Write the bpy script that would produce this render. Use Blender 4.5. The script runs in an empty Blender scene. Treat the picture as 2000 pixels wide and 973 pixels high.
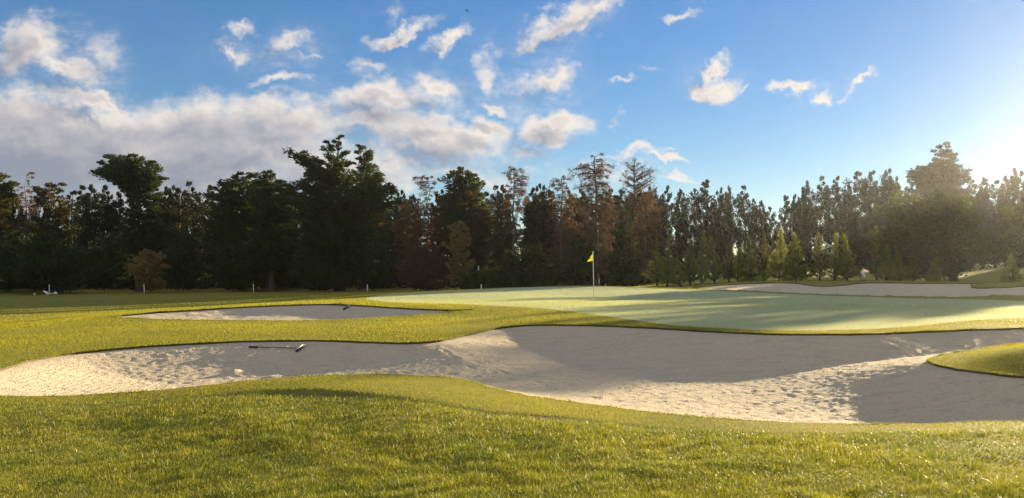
import bpy, math, random
import numpy as np
from mathutils import Vector
from mathutils.geometry import delaunay_2d_cdt

random.seed(7)
R0 = np.random.default_rng(7)
sc = bpy.context.scene
COL = sc.collection
F_PX, CX, HY, EYE = 1500.0, 1000.0, 530.0, 1.6      # focal length in photo pixels, optical axis, horizon row, eye height

# ------------------------------------------------------------------ camera
cam = bpy.data.cameras.new('camera')
cam.sensor_width = 36.0
cam.lens = 36.0 * F_PX / 2000.0
cam.shift_y = (HY - 486.5) / 2000.0
cam.clip_start = 0.05
cam.clip_end = 5000
camo = bpy.data.objects.new('camera', cam)
camo.location = (0, 0, EYE)
camo.rotation_euler = (math.pi / 2, 0, 0)
COL.objects.link(camo)
sc.camera = camo

# ------------------------------------------------------------------ exposure, sun
SUN_AZ, SUN_EL = math.radians(45), math.radians(9.6)
sc.view_settings.view_transform = 'Standard'
sc.view_settings.look = 'None'
sc.view_settings.gamma = 1.0
sc.view_settings.exposure = 2.1
sc.cycles.max_bounces = 8
sc.cycles.diffuse_bounces = 3
sc.cycles.transmission_bounces = 3
sc.cycles.volume_bounces = 0
sc.cycles.transparent_max_bounces = 4
SUN_DIR = Vector((math.sin(SUN_AZ) * math.cos(SUN_EL), math.cos(SUN_AZ) * math.cos(SUN_EL), math.sin(SUN_EL)))
sl = bpy.data.lights.new('sun', 'SUN')
sl.energy = 5.0
sl.angle = math.radians(0.5)
sl.color = (1.0, 0.80, 0.50)
so = bpy.data.objects.new('sun', sl)
so.rotation_euler = SUN_DIR.to_track_quat('Z', 'Y').to_euler()
so.location = (60, 60, 40)
COL.objects.link(so)

# ------------------------------------------------------------------ sky with clouds (all in world directions)
world = bpy.data.worlds.new('World')
sc.world = world
world.use_nodes = True
world.cycles.sampling_method = 'MANUAL'
world.cycles.sample_map_resolution = 512
wt = world.node_tree
wt.nodes.clear()


class NB:
    """small helper that strings shader nodes together"""
    def __init__(s, nt):
        s.nt = nt

    def n(s, t, **kw):
        nd = s.nt.nodes.new(t)
        for k, v in kw.items():
            setattr(nd, k, v)
        return nd

    def put(s, sock, v):
        if isinstance(v, bpy.types.NodeSocket):
            s.nt.links.new(v, sock)
        elif v is not None:
            sock.default_value = v

    def m(s, op, a, b=None, c=None, clamp=False):
        nd = s.n('ShaderNodeMath', operation=op, use_clamp=clamp)
        for i, v in enumerate((a, b, c)):
            if v is not None:
                s.put(nd.inputs[i], v)
        return nd.outputs[0]

    def v(s, op, a, b=None, c=None, out=0):
        nd = s.n('ShaderNodeVectorMath', operation=op)
        for i, x in enumerate((a, b, c)):
            if x is not None:
                s.put(nd.inputs[i], x)
        return nd.outputs[out]

    def noise(s, vec, scale, detail=5, rough=0.55, dist=0.0, out='Fac'):
        nd = s.n('ShaderNodeTexNoise')
        s.put(nd.inputs['Vector'], vec)
        s.put(nd.inputs['Scale'], scale)
        s.put(nd.inputs['Detail'], detail)
        s.put(nd.inputs['Roughness'], rough)
        s.put(nd.inputs['Distortion'], dist)
        return nd.outputs[out]

    def ss(s, x, lo, hi, a=0.0, b=1.0, kind='SMOOTHSTEP'):
        nd = s.n('ShaderNodeMapRange', interpolation_type=kind)
        s.put(nd.inputs['Value'], x)
        nd.inputs['From Min'].default_value = lo
        nd.inputs['From Max'].default_value = hi
        nd.inputs['To Min'].default_value = a
        nd.inputs['To Max'].default_value = b
        return nd.outputs[0]

    def mix(s, f, a, b, blend='MIX'):
        nd = s.n('ShaderNodeMix', data_type='RGBA', blend_type=blend)
        s.put(nd.inputs[0], f)
        s.put(nd.inputs[6], a if isinstance(a, bpy.types.NodeSocket) else (*a, 1.0))
        s.put(nd.inputs[7], b if isinstance(b, bpy.types.NodeSocket) else (*b, 1.0))
        return nd.outputs[2]


# cloud = (px, py, rx, ry, rotation in degrees, weight); pixels of the photo turned into directions
CLOUDS = [
    (70, 85, 75, 75, 20, 1.0), (120, 135, 80, 38, 25, .9), (30, 100, 70, 70, 0, .95), (190, 100, 50, 45, 10, .42),
    (60, 290, 300, 110, 2, 1.35), (330, 290, 330, 105, 4, 1.35), (560, 250, 180, 60, 5, .95), (180, 200, 180, 26, 8, .9),
    (-100, 280, 200, 130, 0, 1.2), (480, 300, 300, 60, 6, 1.1),
    (478, 36, 42, 20, 12, .62), (470, 95, 52, 24, 22, .62), (555, 78, 40, 22, 5, .6), (600, 107, 32, 12, 0, .45), (560, 160, 60, 18, -8, .7),
    (780, 60, 80, 20, -14, .85), (865, 88, 48, 20, -18, .9), (785, 15, 22, 26, 30, .4),
    (715, 130, 50, 26, 8, .6), (735, 200, 120, 46, -6, 1.0), (845, 172, 60, 30, 25, .9), (950, 145, 34, 46, 10, .72), (965, 208, 50, 16, 5, .75),
    (850, 280, 170, 52, 6, 1.2), (820, 210, 330, 130, 0, .34), (1020, 200, 170, 190, 20, .30), (1110, 60, 190, 60, -30, .30), (540, 100, 190, 80, 10, .26), (110, 110, 190, 110, 15, .34), (1400, 150, 110, 70, 0, .3), (1600, 180, 150, 34, -8, .28), (150, 400, 420, 60, 0, .9), (520, 400, 300, 50, 0, .75), (900, 350, 200, 22, 0, .6), (955, 262, 60, 40, 12, 1.0), (720, 250, 120, 40, 0, .9), (640, 330, 420, 60, 0, .8),
    (1090, 40, 110, 34, -32, .95), (1150, 8, 90, 18, -10, .8), (1030, 95, 36, 24, -30, .7), (1070, 155, 60, 34, -35, .85), (1085, 130, 28, 22, 30, .75),
    (1090, 240, 62, 34, -4, 1.05), (1070, 265, 75, 36, 0, .95), (1030, 310, 80, 26, 0, .6),
    (1400, 165, 62, 32, -4, 1.25), (1400, 118, 22, 42, 28, 1.05), (1468, 176, 22, 10, -10, .6),
    (1335, 12, 40, 14, -12, .75), (1203, 155, 24, 9, -14, .62), (1190, 236, 22, 14, 20, .4), (1255, 128, 34, 8, -12, .36),
    (1540, 177, 34, 17, -22, .95), (1600, 188, 34, 16, -8, .95), (1680, 170, 44, 12, -32, .8), (1640, 188, 30, 8, -15, .5),
    (1295, 318, 52, 10, 2, .95), (1230, 310, 70, 12, 0, .7), (1300, 300, 24, 4, -4, .6), (1310, 357, 60, 9, 2, .6), (1180, 345, 120, 30, 0, .5),
]


def cloud_group():
    g = bpy.data.node_groups.new('cloud_density', 'ShaderNodeTree')
    g.interface.new_socket('P', in_out='INPUT', socket_type='NodeSocketVector')
    g.interface.new_socket('D', in_out='OUTPUT', socket_type='NodeSocketFloat')
    b = NB(g)
    gi, go = b.n('NodeGroupInput'), b.n('NodeGroupOutput')
    P = gi.outputs[0]
    w1 = b.v('SUBTRACT', b.noise(P, 7.0, 4, .6, out='Color'), (.5, .5, .5))
    w2 = b.v('SUBTRACT', b.noise(P, 30.0, 5, .65, out='Color'), (.5, .5, .5))
    Q = b.v('ADD', P, b.v('SCALE', w1, None))
    Q.node.inputs[1].links[0].from_node.inputs['Scale'].default_value = .11
    s2 = b.v('SCALE', w2, None)
    s2.node.inputs['Scale'].default_value = .050
    Q = b.v('ADD', Q, s2)
    best = None
    for (px, py, rx, ry, rot, wgt) in CLOUDS:
        mp = b.n('ShaderNodeMapping', vector_type='TEXTURE')
        b.put(mp.inputs['Vector'], Q)
        mp.inputs['Location'].default_value = ((px - CX) / F_PX, (HY - py) / F_PX, 0)
        mp.inputs['Rotation'].default_value = (0, 0, -math.radians(rot))
        mp.inputs['Scale'].default_value = (1.25 * rx / F_PX, 1.25 * ry / F_PX, 1)
        ln = b.v('LENGTH', mp.outputs[0], out=1)
        f = b.m('MULTIPLY', b.m('SUBTRACT', 1.0, ln, clamp=True), wgt * 1.13)
        best = f if best is None else b.m('SMOOTH_MAX', best, f, .12)
    fb = b.noise(P, 16.0, 8, .62)
    fb2 = b.noise(b.v('MULTIPLY', P, (1, 1.9, 1)), 46.0, 7, .65)
    e = b.m('ADD', b.m('MULTIPLY', b.m('SUBTRACT', fb, .5), .75), b.m('MULTIPLY', b.m('SUBTRACT', fb2, .5), .55))
    d = b.m('ADD', best, b.m('MULTIPLY', b.m('MULTIPLY', e, b.ss(best, 0.02, .3)), b.ss(best, .45, 1.0, 1.0, .45)))
    b.put(go.inputs[0], d)
    return g


wb = NB(wt)
tc = wb.n('ShaderNodeTexCoord')
sep = wb.n('ShaderNodeSeparateXYZ')
wt.links.new(tc.outputs['Generated'], sep.inputs[0])
ydir = wb.m('MAXIMUM', sep.outputs[1], .08)
cmb = wb.n('ShaderNodeCombineXYZ')
wb.put(cmb.inputs[0], wb.m('DIVIDE', sep.outputs[0], ydir))
wb.put(cmb.inputs[1], wb.m('DIVIDE', sep.outputs[2], ydir))
P0 = cmb.outputs[0]
cg = cloud_group()
g1 = wb.n('ShaderNodeGroup', node_tree=cg)
wb.put(g1.inputs[0], P0)
g2 = wb.n('ShaderNodeGroup', node_tree=cg)
wb.put(g2.inputs[0], wb.v('ADD', P0, (.022, .020, 0)))
dens, dens2 = g1.outputs[0], g2.outputs[0]
alpha = wb.ss(dens, .03, .88)
alpha = wb.m('MULTIPLY', alpha, wb.ss(sep.outputs[1], .10, .3))
lit = wb.m('ADD', .62, wb.m('MULTIPLY', wb.m('SUBTRACT', dens, dens2), wb.ss(dens, .45, 1.05, 1.5, .55)))
lit = wb.m('ADD', lit, wb.m('MULTIPLY', wb.m('SUBTRACT', wb.noise(wb.v('MULTIPLY', P0, (1, 2.6, 1)), 9.0, 5, .5), .5), .95))
lit = wb.m('SUBTRACT', lit, wb.ss(dens, .35, 1.1, 0, .62))
lit = wb.m('ADD', lit, wb.ss(cmb.outputs[0], -.62, .25, -.26, .30), clamp=True)
# broken grey cloud out of view overhead and behind, added as neutral fill light
fill_deck = wb.ss(wb.noise(tc.outputs['Generated'], 2.2, 6, .6), .36, .62)
back = wb.m('MAXIMUM', wb.ss(sep.outputs[1], .35, .05), wb.ss(sep.outputs[2], .46, .62))
fill_deck = wb.m('MULTIPLY', fill_deck, wb.m('MULTIPLY', back, wb.ss(sep.outputs[2], .0, .08)))
ccol = wb.mix(lit, (.074, .077, .094), (.222, .20, .178))
sky = wb.n('ShaderNodeTexSky', sky_type='NISHITA')
sky.sun_disc = False
sky.sun_elevation = SUN_EL
sky.sun_rotation = SUN_AZ
sky.altitude = 0
sky.air_density = 1.0
sky.dust_density = 0.0
sky.ozone_density = 3.0
hs = wb.n('ShaderNodeHueSaturation')
hs.inputs['Hue'].default_value = .516
hs.inputs['Saturation'].default_value = 1.40
hs.inputs['Value'].default_value = 1.12
gm = wb.n('ShaderNodeGamma')
gm.inputs[1].default_value = .73
wt.links.new(sky.outputs[0], gm.inputs[0])
wt.links.new(gm.outputs[0], hs.inputs['Color'])
bg1 = wb.n('ShaderNodeBackground')
wt.links.new(hs.outputs[0], bg1.inputs[0])
bg1.inputs[1].default_value = .05
bg2 = wb.n('ShaderNodeBackground')
wb.put(bg2.inputs[0], wb.mix(fill_deck, ccol, (.205, .196, .186)))
bg2.inputs[1].default_value = 1.0
ms = wb.n('ShaderNodeMixShader')
wb.put(ms.inputs[0], wb.m('MAXIMUM', wb.m('MULTIPLY', alpha, .95), wb.m('MULTIPLY', fill_deck, .9)))
wt.links.new(bg1.outputs[0], ms.inputs[1])
wt.links.new(bg2.outputs[0], ms.inputs[2])
wo = wb.n('ShaderNodeOutputWorld')
wt.links.new(ms.outputs[0], wo.inputs[0])


# ================================================================== helpers
def tag(o, label=None, cat=None, group=None, kind=None):
    if label: o['label'] = label
    if cat: o['category'] = cat
    if group: o['group'] = group
    if kind: o['kind'] = kind
    return o


def empty(name, loc, rz=0.0, label=None, cat=None, group=None):
    o = bpy.data.objects.new(name, None)
    o.empty_display_size = .3
    o.location = loc
    o.rotation_euler = (0, 0, rz)
    COL.objects.link(o)
    return tag(o, label, cat, group)


def np_mesh(name, V, Fs, mats, smooth=True, midx=None):
    V = np.asarray(V, dtype=np.float32)
    Fs = [np.asarray(f, dtype=np.int32) for f in Fs if len(f)]
    me = bpy.data.meshes.new(name)
    me.vertices.add(len(V))
    me.vertices.foreach_set('co', V.ravel())
    nl = sum(f.size for f in Fs)
    npoly = sum(len(f) for f in Fs)
    me.loops.add(nl)
    me.loops.foreach_set('vertex_index', np.concatenate([f.ravel() for f in Fs]))
    me.polygons.add(npoly)
    st, off = [], 0
    for f in Fs:
        k = f.shape[1]
        st.append(off + np.arange(len(f), dtype=np.int32) * k)
        off += f.size
    me.polygons.foreach_set('loop_start', np.concatenate(st))
    if smooth:
        me.polygons.foreach_set('use_smooth', np.ones(npoly, dtype=bool))
    if midx is not None:
        me.polygons.foreach_set('material_index', np.asarray(midx, dtype=np.int32))
    for m in (mats if isinstance(mats, (list, tuple)) else [mats]):
        me.materials.append(m)
    me.update(calc_edges=True)
    return me


def obj(name, me, parent=None, loc=(0, 0, 0)):
    o = bpy.data.objects.new(name, me)
    o.location = loc
    COL.objects.link(o)
    if parent is not None:
        o.parent = parent
    return o


class Geo:
    def __init__(s):
        s.V, s.F3, s.F4, s.n = [], [], [], 0

    def add(s, V, F):
        V, F = np.asarray(V, float), np.asarray(F, int)
        s.V.append(V)
        (s.F4 if F.shape[1] == 4 else s.F3).append(F + s.n)
        s.n += len(V)

    def tube(s, P, r, sides=6, cap=True):
        P = np.asarray(P, float)
        n = len(P)
        r = np.broadcast_to(np.asarray(r, float), (n,))
        T = np.gradient(P, axis=0)
        T /= np.linalg.norm(T, axis=1)[:, None] + 1e-9
        ref = np.where(np.abs(T[:, 2:3]) > .9, np.array([[1., 0, 0]]), np.array([[0, 0, 1.]]))
        A = np.cross(T, ref)
        A /= np.linalg.norm(A, axis=1)[:, None] + 1e-9
        B = np.cross(T, A)
        a = np.linspace(0, 2 * math.pi, sides, endpoint=False)
        ring = P[:, None] + r[:, None, None] * (np.cos(a)[None, :, None] * A[:, None] + np.sin(a)[None, :, None] * B[:, None])
        i = np.arange(n - 1)[:, None] * sides
        j = np.arange(sides)[None]
        jn = (j + 1) % sides
        F = np.stack([i + j, i + jn, i + sides + jn, i + sides + j], -1).reshape(-1, 4)
        V = ring.reshape(-1, 3)
        s.add(V, F)
        if cap:
            for k, flip in ((0, True), (n - 1, False)):
                c = P[k]
                idx = np.arange(sides)
                tri = np.stack([idx, (idx + 1) % sides, np.full(sides, sides)], 1)
                if flip:
                    tri = tri[:, [1, 0, 2]]
                s.add(np.vstack([ring[k], c]), tri)

    def box(s, c, hx, hy, hz, rot=None):
        v = np.array([[x, y, z] for x in (-hx, hx) for y in (-hy, hy) for z in (-hz, hz)], float)
        if rot is not None:
            v = v @ np.asarray(rot).T
        s.add(v + np.asarray(c), [[0, 1, 3, 2], [4, 6, 7, 5], [0, 4, 5, 1], [2, 3, 7, 6], [0, 2, 6, 4], [1, 5, 7, 3]])

    def mesh(s, name, mats, smooth=True):
        return np_mesh(name, np.vstack(s.V), [np.vstack(f) for f in (s.F3, s.F4) if f], mats, smooth)


def new_mat(name):
    m = bpy.data.materials.new(name)
    m.use_nodes = True
    nt = m.node_tree
    nt.nodes.clear()
    b = NB(nt)
    out = b.n('ShaderNodeOutputMaterial')
    return m, b, out


def simple_mat(name, col, rough=.6, metallic=0.0, var=.12, scale=30, bump=0.0):
    m, b, out = new_mat(name)
    bs = b.n('ShaderNodeBsdfPrincipled')
    tcn = b.n('ShaderNodeTexCoord')
    nz = b.noise(tcn.outputs['Object'], scale, 5, .6)
    c = b.mix(nz, tuple(x * (1 - var) for x in col), tuple(min(1, x * (1 + var)) for x in col))
    b.put(bs.inputs['Base Color'], c)
    bs.inputs['Roughness'].default_value = rough
    bs.inputs['Metallic'].default_value = metallic
    if bump:
        bm = b.n('ShaderNodeBump')
        bm.inputs['Strength'].default_value = bump
        bm.inputs['Distance'].default_value = .02
        b.put(bm.inputs['Height'], nz)
        b.put(bs.inputs['Normal'], bm.outputs[0])
    b.put(out.inputs[0], bs.outputs[0])
    return m


def leaf_mat(name, c1, c2, trans=.35, rough=.6, patch=None, patch_scale=.35):
    """foliage: colour changes from leaf to leaf and in larger patches of the crown"""
    m, b, out = new_mat(name)
    geo = b.n('ShaderNodeNewGeometry')
    tcn = b.n('ShaderNodeTexCoord')
    nz = b.noise(tcn.outputs['Object'], patch_scale, 3, .6)
    f = b.m('ADD', b.m('MULTIPLY', geo.outputs['Random Per Island'], .4), b.m('MULTIPLY', b.m('SUBTRACT', nz, .25), 1.2), clamp=True)
    c = b.mix(f, c1, c2)
    if patch:
        nz2 = b.noise(tcn.outputs['Object'], patch_scale * .6, 3, .6)
        c = b.mix(b.ss(nz2, .5, .62), c, patch)
    bs = b.n('ShaderNodeBsdfPrincipled')
    b.put(bs.inputs['Base Color'], c)
    bs.inputs['Roughness'].default_value = rough
    bs.inputs['Specular IOR Level'].default_value = .04
    tr = b.n('ShaderNodeBsdfTranslucent')
    b.put(tr.inputs['Color'], b.mix(1.0, c, (1.3, 1.2, .6), 'MULTIPLY'))
    mx = b.n('ShaderNodeMixShader')
    mx.inputs[0].default_value = trans
    b.put(mx.inputs[1], bs.outputs[0])
    b.put(mx.inputs[2], tr.outputs[0])
    b.put(out.inputs[0], mx.outputs[0])
    return m


# ================================================================== terrain
def px_d(px, py, d):
    return ((px - CX) / F_PX * d, d, EYE - (py - HY) / F_PX * d)


def px_z(px, py, z):
    return px_d(px, py, (EYE - z) * F_PX / (py - HY))


# bunker rims: (px, py, z) or ('w', x, y, z)
MAIN_NEAR = [(0, 773, -.05), (100, 774, -.04), (200, 769, -.02), (330, 760, .02), (450, 748, .04), (560, 738, .05), (650, 733, .04),
             (740, 731, .03), (830, 734, .02), (910, 742, .0), (960, 757, -.02), (1050, 775, -.03), (1150, 789, -.04), (1250, 802, -.03),
             (1380, 815, .0), (1500, 823, .0), (1650, 827, .0), (1800, 828, .0), (2000, 822, .0)]
MAIN_RIGHT = [('w', 8, 7.6, 0), ('w', 11, 7.0, 0), ('w', 13, 7.6, 0), ('w', 12, 9.0, .02), ('w', 9.8, 10.1, .02), ('w', 7.85, 11.5, .02),
              ('w', 7.4, 12.5, .0), ('w', 7.3, 13.2, .0), ('w', 7.55, 13.9, .02), ('w', 8.6, 14.7, .06), ('w', 11, 15.6, .1), ('w', 14, 16.6, .12), ('w', 17, 18.0, .15),
              ('w', 17.5, 19.6, .2), ('w', 16, 19.9, .24)]
MAIN_FAR = [(2000, 640, .25), (1900, 643, .25), (1800, 647, .23), (1700, 651, .22), (1600, 652, .22), (1500, 651, .22), (1400, 647, .22),
            (1300, 641, .22), (1200, 636, .22), (1120, 634, .22), (1040, 634, .2), (980, 639, .15), (920, 652, .1), (860, 664, .08),
            (800, 669, .05), (720, 667, .05), (620, 664, .05), (500, 665, .05), (400, 669, .03), (280, 676, .0), (150, 688, -.05), (60, 703, -.08),
            (0, 720, -.1)]
MAIN_LEFT = [('w', -8.95, 12.5, -.1), ('w', -9.1, 11.6, -.1), ('w', -8.4, 10.7, -.08)]
SECOND = [(222, 618, .0), (300, 623, .02), (400, 625, .05), (500, 626, .07), (600, 626, .08), (700, 622, .12), (800, 616, .17), (870, 610, .22),
          (930, 604.5, .27), (870, 605, .29), (800, 602, .3), (750, 599, .32), (680, 595, .33), (620, 594, .33), (550, 596, .28), (480, 599, .22),
          (400, 604, .15), (300, 610, .08)]
FARB = [(1345, 562.5, .48), (1400, 566, .45), (1550, 573, .28), (1700, 578, .13), (1830, 580, .07), (1900, 580, .07), (2000, 578, .13),
        ('w', 37, 46, .2), ('w', 39, 50, .5), ('w', 36, 52, .62), (2000, 558, .66), (1930, 562, .58), (1898, 561, .60), (1908, 557.5, .66), (1917, 554.6, .74), (1893, 553.4, .77), (1800, 553, .78), (1685, 552.5, .78),
        (1632, 558, .58), (1590, 558, .58), (1560, 553.5, .74), (1475, 553, .74), (1400, 557, .63)]
GREEN = [(1300, 634, .24), (1200, 620, .27), (1110, 608, .3), (1020, 599, .34), (940, 596, .34), (850, 593, .34), (760, 590, .33), (715, 583, .28), (770, 573.5, .25),
         (850, 569.5, .33), (940, 565, .43), (1000, 562.5, .5), (1100, 560, .58), (1160, 559.5, .6), (1230, 562.5, .52), (1300, 564, .49), (1350, 566, .45), (1400, 568, .43),
         (1550, 575, .27), (1700, 580, .12), (1800, 583, .1), (1900, 585, .1), (2000, 588, .1), ('w', 33, 41, .12), ('w', 33, 34, .2), ('w', 24, 26, .24), (2000, 621, .26), (1800, 636, .25), (1700, 643, .24),
         (1600, 645.5, .24), (1500, 645, .24), (1400, 641, .24)]


def wp(t):
    return t[1:] if t[0] == 'w' else px_z(*t)


RIMS = {'main': [wp(t) for t in MAIN_NEAR + MAIN_RIGHT + MAIN_FAR + MAIN_LEFT],
        'second': [wp(t) for t in SECOND], 'far': [wp(t) for t in FARB], 'green': [wp(t) for t in GREEN]}
CTRL = [p for k in RIMS for p in RIMS[k]]
CTRL += [px_d(*t) for t in [
    (1000, 973, 5.4), (0, 973, 5.95), (2000, 973, 5.3), (500, 973, 5.65), (1500, 973, 5.35),
    (0, 850, 8.0), (300, 850, 8.1), (700, 840, 7.7), (1000, 850, 7.4), (1300, 860, 7.2), (1700, 870, 6.9), (2000, 865, 7.0),
    (0, 800, 9.1), (700, 765, 9.6), (500, 765, 9.9), (850, 775, 9.2), (1100, 812, 8.3),
    (400, 645, 19.6), (100, 660, 18.8), (0, 685, 15.8), (700, 645, 19.4), (850, 640, 19.8), (1020, 600, 27.4), (1000, 618, 23.2), (250, 650, 19.6),
    (1160, 580, 40), (1400, 600, 28), (1700, 600, 28.2), (1900, 604, 27.3), (1000, 580, 37), (1300, 585, 35), (1600, 585, 37), (850, 585, 35.5),
    (1160, 560, 58), (1000, 564, 58), (1160, 558.5, 52), (850, 570, 60), (1300, 565, 60),
    (700, 572, 74), (700, 568, 98), (500, 567.5, 103), (300, 567.5, 104), (0, 568, 104), (1000, 565, 95), (0, 600, 55), (0, 630, 32), (200, 610, 42), (400, 590, 60),
    (500, 580, 74), (600, 587, 50), (0, 580, 84), (300, 578, 82), (1200, 563, 75), (1150, 562, 95),
    (1300, 557, 66), (1450, 551, 64), (1400, 551, 72), (1600, 549, 62), (1660, 549, 62), (1500, 545, 85), (1500, 540, 105), (1700, 537, 110), (1700, 545, 80),
    (1800, 550.5, 62), (1950, 552, 60), (1950, 541, 78), (1950, 522, 130), (2100, 520, 130), (1800, 530, 120), (1800, 543, 80), (1300, 553, 95),
    (1300, 545, 125), (1000, 552, 130), (500, 556, 130), (0, 558, 130)]]
CTRL += [(0, 2, 0), (-5, 1, -.02), (5, 1, 0), (0, -20, 0), (-40, -10, -.3), (40, -10, .2), (-30, 5, -.3), (30, 8, .2), (-16, 12, -.2), (18, 14, .3), (10.3, 14.0, .36), (8.7, 13.2, .24), (9.2, 11.8, .2), (13, 13, .35),
         (24, 20, .3), (-60, 50, -.9), (-60, 20, -.7), (80, 50, 1), (50, 30, .6), (60, 90, 2), (-150, 150, -.5), (0, 160, 1), (150, 150, 3.5), (300, 300, 6), (-300, 300, 2),
         (0, 600, 6), (600, 600, 9), (-600, 600, 5), (0, -600, 4), (600, -200, 4), (-600, -200, 3), (0, 1200, 10), (1000, 800, 12), (-1000, 800, 10)]
CTRL = np.array(CTRL, float)


def qmap(x, y):
    r = np.hypot(x, y)
    return np.stack([np.arctan2(x, y) * 1.3, np.log(r + 1.0)], -1)


Qc = qmap(CTRL[:, 0], CTRL[:, 1])


def kern(d2):
    return .5 * d2 * np.log(d2 + 1e-12)


def fit_tps():
    n = len(Qc)
    K = kern(((Qc[:, None] - Qc[None]) ** 2).sum(-1))
    K[np.arange(n), np.arange(n)] += 2e-5
    Pm = np.hstack([np.ones((n, 1)), Qc])
    A = np.zeros((n + 3, n + 3))
    A[:n, :n], A[:n, n:], A[n:, :n] = K, Pm, Pm.T
    return np.linalg.solve(A, np.concatenate([CTRL[:, 2], np.zeros(3)]))


TPS = fit_tps()


def G0(x, y):
    x, y = np.atleast_1d(np.asarray(x, float)), np.atleast_1d(np.asarray(y, float))
    out = np.empty(len(x))
    for i in range(0, len(x), 20000):
        q = qmap(x[i:i + 20000], y[i:i + 20000])
        k = kern(((q[:, None] - Qc[None]) ** 2).sum(-1))
        out[i:i + 20000] = k @ TPS[:-3] + TPS[-3] + q @ TPS[-2:]
    return out


# the rough grass ends in a little bank below the mown collar of the bunker
STEP = np.array([px_z(*t)[:2] for t in [(-200, 792, -.05), (0, 789, -.05), (200, 783, -.02), (350, 773, .03), (430, 762, .07), (520, 754, .1), (600, 751, .12), (680, 755, .14),
                 (760, 766, .13), (860, 779, .12), (960, 794, .1), (1080, 806, .07), (1200, 818, .05), (1350, 834, .03), (1500, 842, .02), (1700, 845, .01), (2000, 838, .0), (2200, 834, 0)]])
STEP_H = np.array([0, .0, .0, .0, .02, .045, .055, .05, .028, .014, .014, .012, .006, .004, .0, .0, 0, 0])


def seg_dist(x, y, L, closed=True):
    """distance to a polyline, index of nearest segment, parameter"""
    P = np.stack([x, y], -1)
    A = L
    B = np.roll(L, -1, 0) if closed else None
    if not closed:
        A, B = L[:-1], L[1:]
    best = np.full(len(P), 1e9)
    bi = np.zeros(len(P), int)
    bt = np.zeros(len(P))
    for i in range(len(A)):
        ab = B[i] - A[i]
        t = np.clip(((P - A[i]) @ ab) / (ab @ ab + 1e-12), 0, 1)
        d = np.hypot(*(P - (A[i] + t[:, None] * ab)).T)
        m = d < best
        best[m], bi[m], bt[m] = d[m], i, t[m]
    return best, bi, bt


def rough_signed(x, y):
    """signed distance to the step line, positive on the camera's side, with bank height there"""
    d, i, t = seg_dist(x, y, STEP, closed=False)
    A, B = STEP[i], STEP[i + 1]
    side = (B[:, 0] - A[:, 0]) * (y - A[:, 1]) - (B[:, 1] - A[:, 1]) * (x - A[:, 0])
    h = STEP_H[i] * (1 - t) + STEP_H[i + 1] * t
    return np.where(side < 0, d, -d), h


def sstep(a, b, x):
    t = np.clip((x - a) / (b - a), 0, 1)
    return t * t * (3 - 2 * t)


def undul(x, y):
    return (.012 * np.sin(1.3 * x + .7 * y + 1) + .012 * np.sin(-.8 * x + 1.7 * y) + .006 * np.sin(3.1 * x - 1.9 * y + 2)
            + .004 * np.sin(5.7 * x + 4.3 * y) + .004 * np.sin(-4.1 * x + 7.3 * y + .5))


def Gz(x, y):
    x, y = np.atleast_1d(np.asarray(x, float)), np.atleast_1d(np.asarray(y, float))
    z = G0(x, y)
    near = (np.hypot(x, y) < 16) & (y > 0)
    if near.any():
        s, h = rough_signed(x[near], y[near])
        zz = z[near]
        zz += .8 * undul(x[near], y[near]) * sstep(.0, 1.2, s)
        zz -= h * sstep(-.02, .16, s) * (1 - sstep(.25, 1.6, s))
        z[near] = zz
    return z


def in_poly(x, y, L):
    x, y = np.asarray(x), np.asarray(y)
    c = np.zeros(len(x), bool)
    A, B = L, np.roll(L, -1, 0)
    bb = (x > L[:, 0].min()) & (x < L[:, 0].max()) & (y > L[:, 1].min()) & (y < L[:, 1].max())
    xs, ys = x[bb], y[bb]
    cc = np.zeros(len(xs), bool)
    for (ax, ay), (bx, by) in zip(A, B):
        if ay == by:
            continue
        m = (ay > ys) != (by > ys)
        cc ^= m & (xs < (bx - ax) * (ys - ay) / (by - ay) + ax)
    c[bb] = cc
    return c


def smooth_loop(pts, step):
    P = np.array(pts, float)[:, :2]
    n = len(P)
    out = []
    for i in range(n):
        p0, p1, p2, p3 = P[i - 1], P[i], P[(i + 1) % n], P[(i + 2) % n]
        ln = np.linalg.norm(p2 - p1)
        k = max(2, int(ln / (step * max(6, np.hypot(*p1)))))
        t = np.linspace(0, 1, k, endpoint=False)[:, None]
        # centripetal-ish: tangents scaled to segment length to avoid loops at uneven spacing
        t1 = (p2 - p0) / (np.linalg.norm(p2 - p0) + 1e-9) * ln
        t2 = (p3 - p1) / (np.linalg.norm(p3 - p1) + 1e-9) * ln
        h = (2 * t**3 - 3 * t**2 + 1) * p1 + (t**3 - 2 * t**2 + t) * t1 * .9 + (-2 * t**3 + 3 * t**2) * p2 + (t**3 - t**2) * t2 * .9
        out.append(h)
    return np.vstack(out)


LOOP = {'main': smooth_loop(RIMS['main'], .008), 'second': smooth_loop(RIMS['second'], .008),
        'far': smooth_loop(RIMS['far'], .008), 'green': smooth_loop(RIMS['green'], .008)}
# slightly ragged turf edges
for k, a in (('main', .025), ('second', .03), ('far', .04)):
    L = LOOP[k]
    s = np.cumsum(np.r_[0, np.hypot(*np.diff(L, axis=0).T)])
    nrm = np.roll(L, -1, 0) - np.roll(L, 1, 0)
    nrm = np.stack([nrm[:, 1], -nrm[:, 0]], -1) / (np.linalg.norm(nrm, axis=1)[:, None] + 1e-9)
    w = np.sin(s * 7.3) * .4 + np.sin(s * 13.1 + 1) * .35 + np.sin(s * 3.1 + 2) * .5
    LOOP[k] = L + nrm * (a * w)[:, None]


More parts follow.
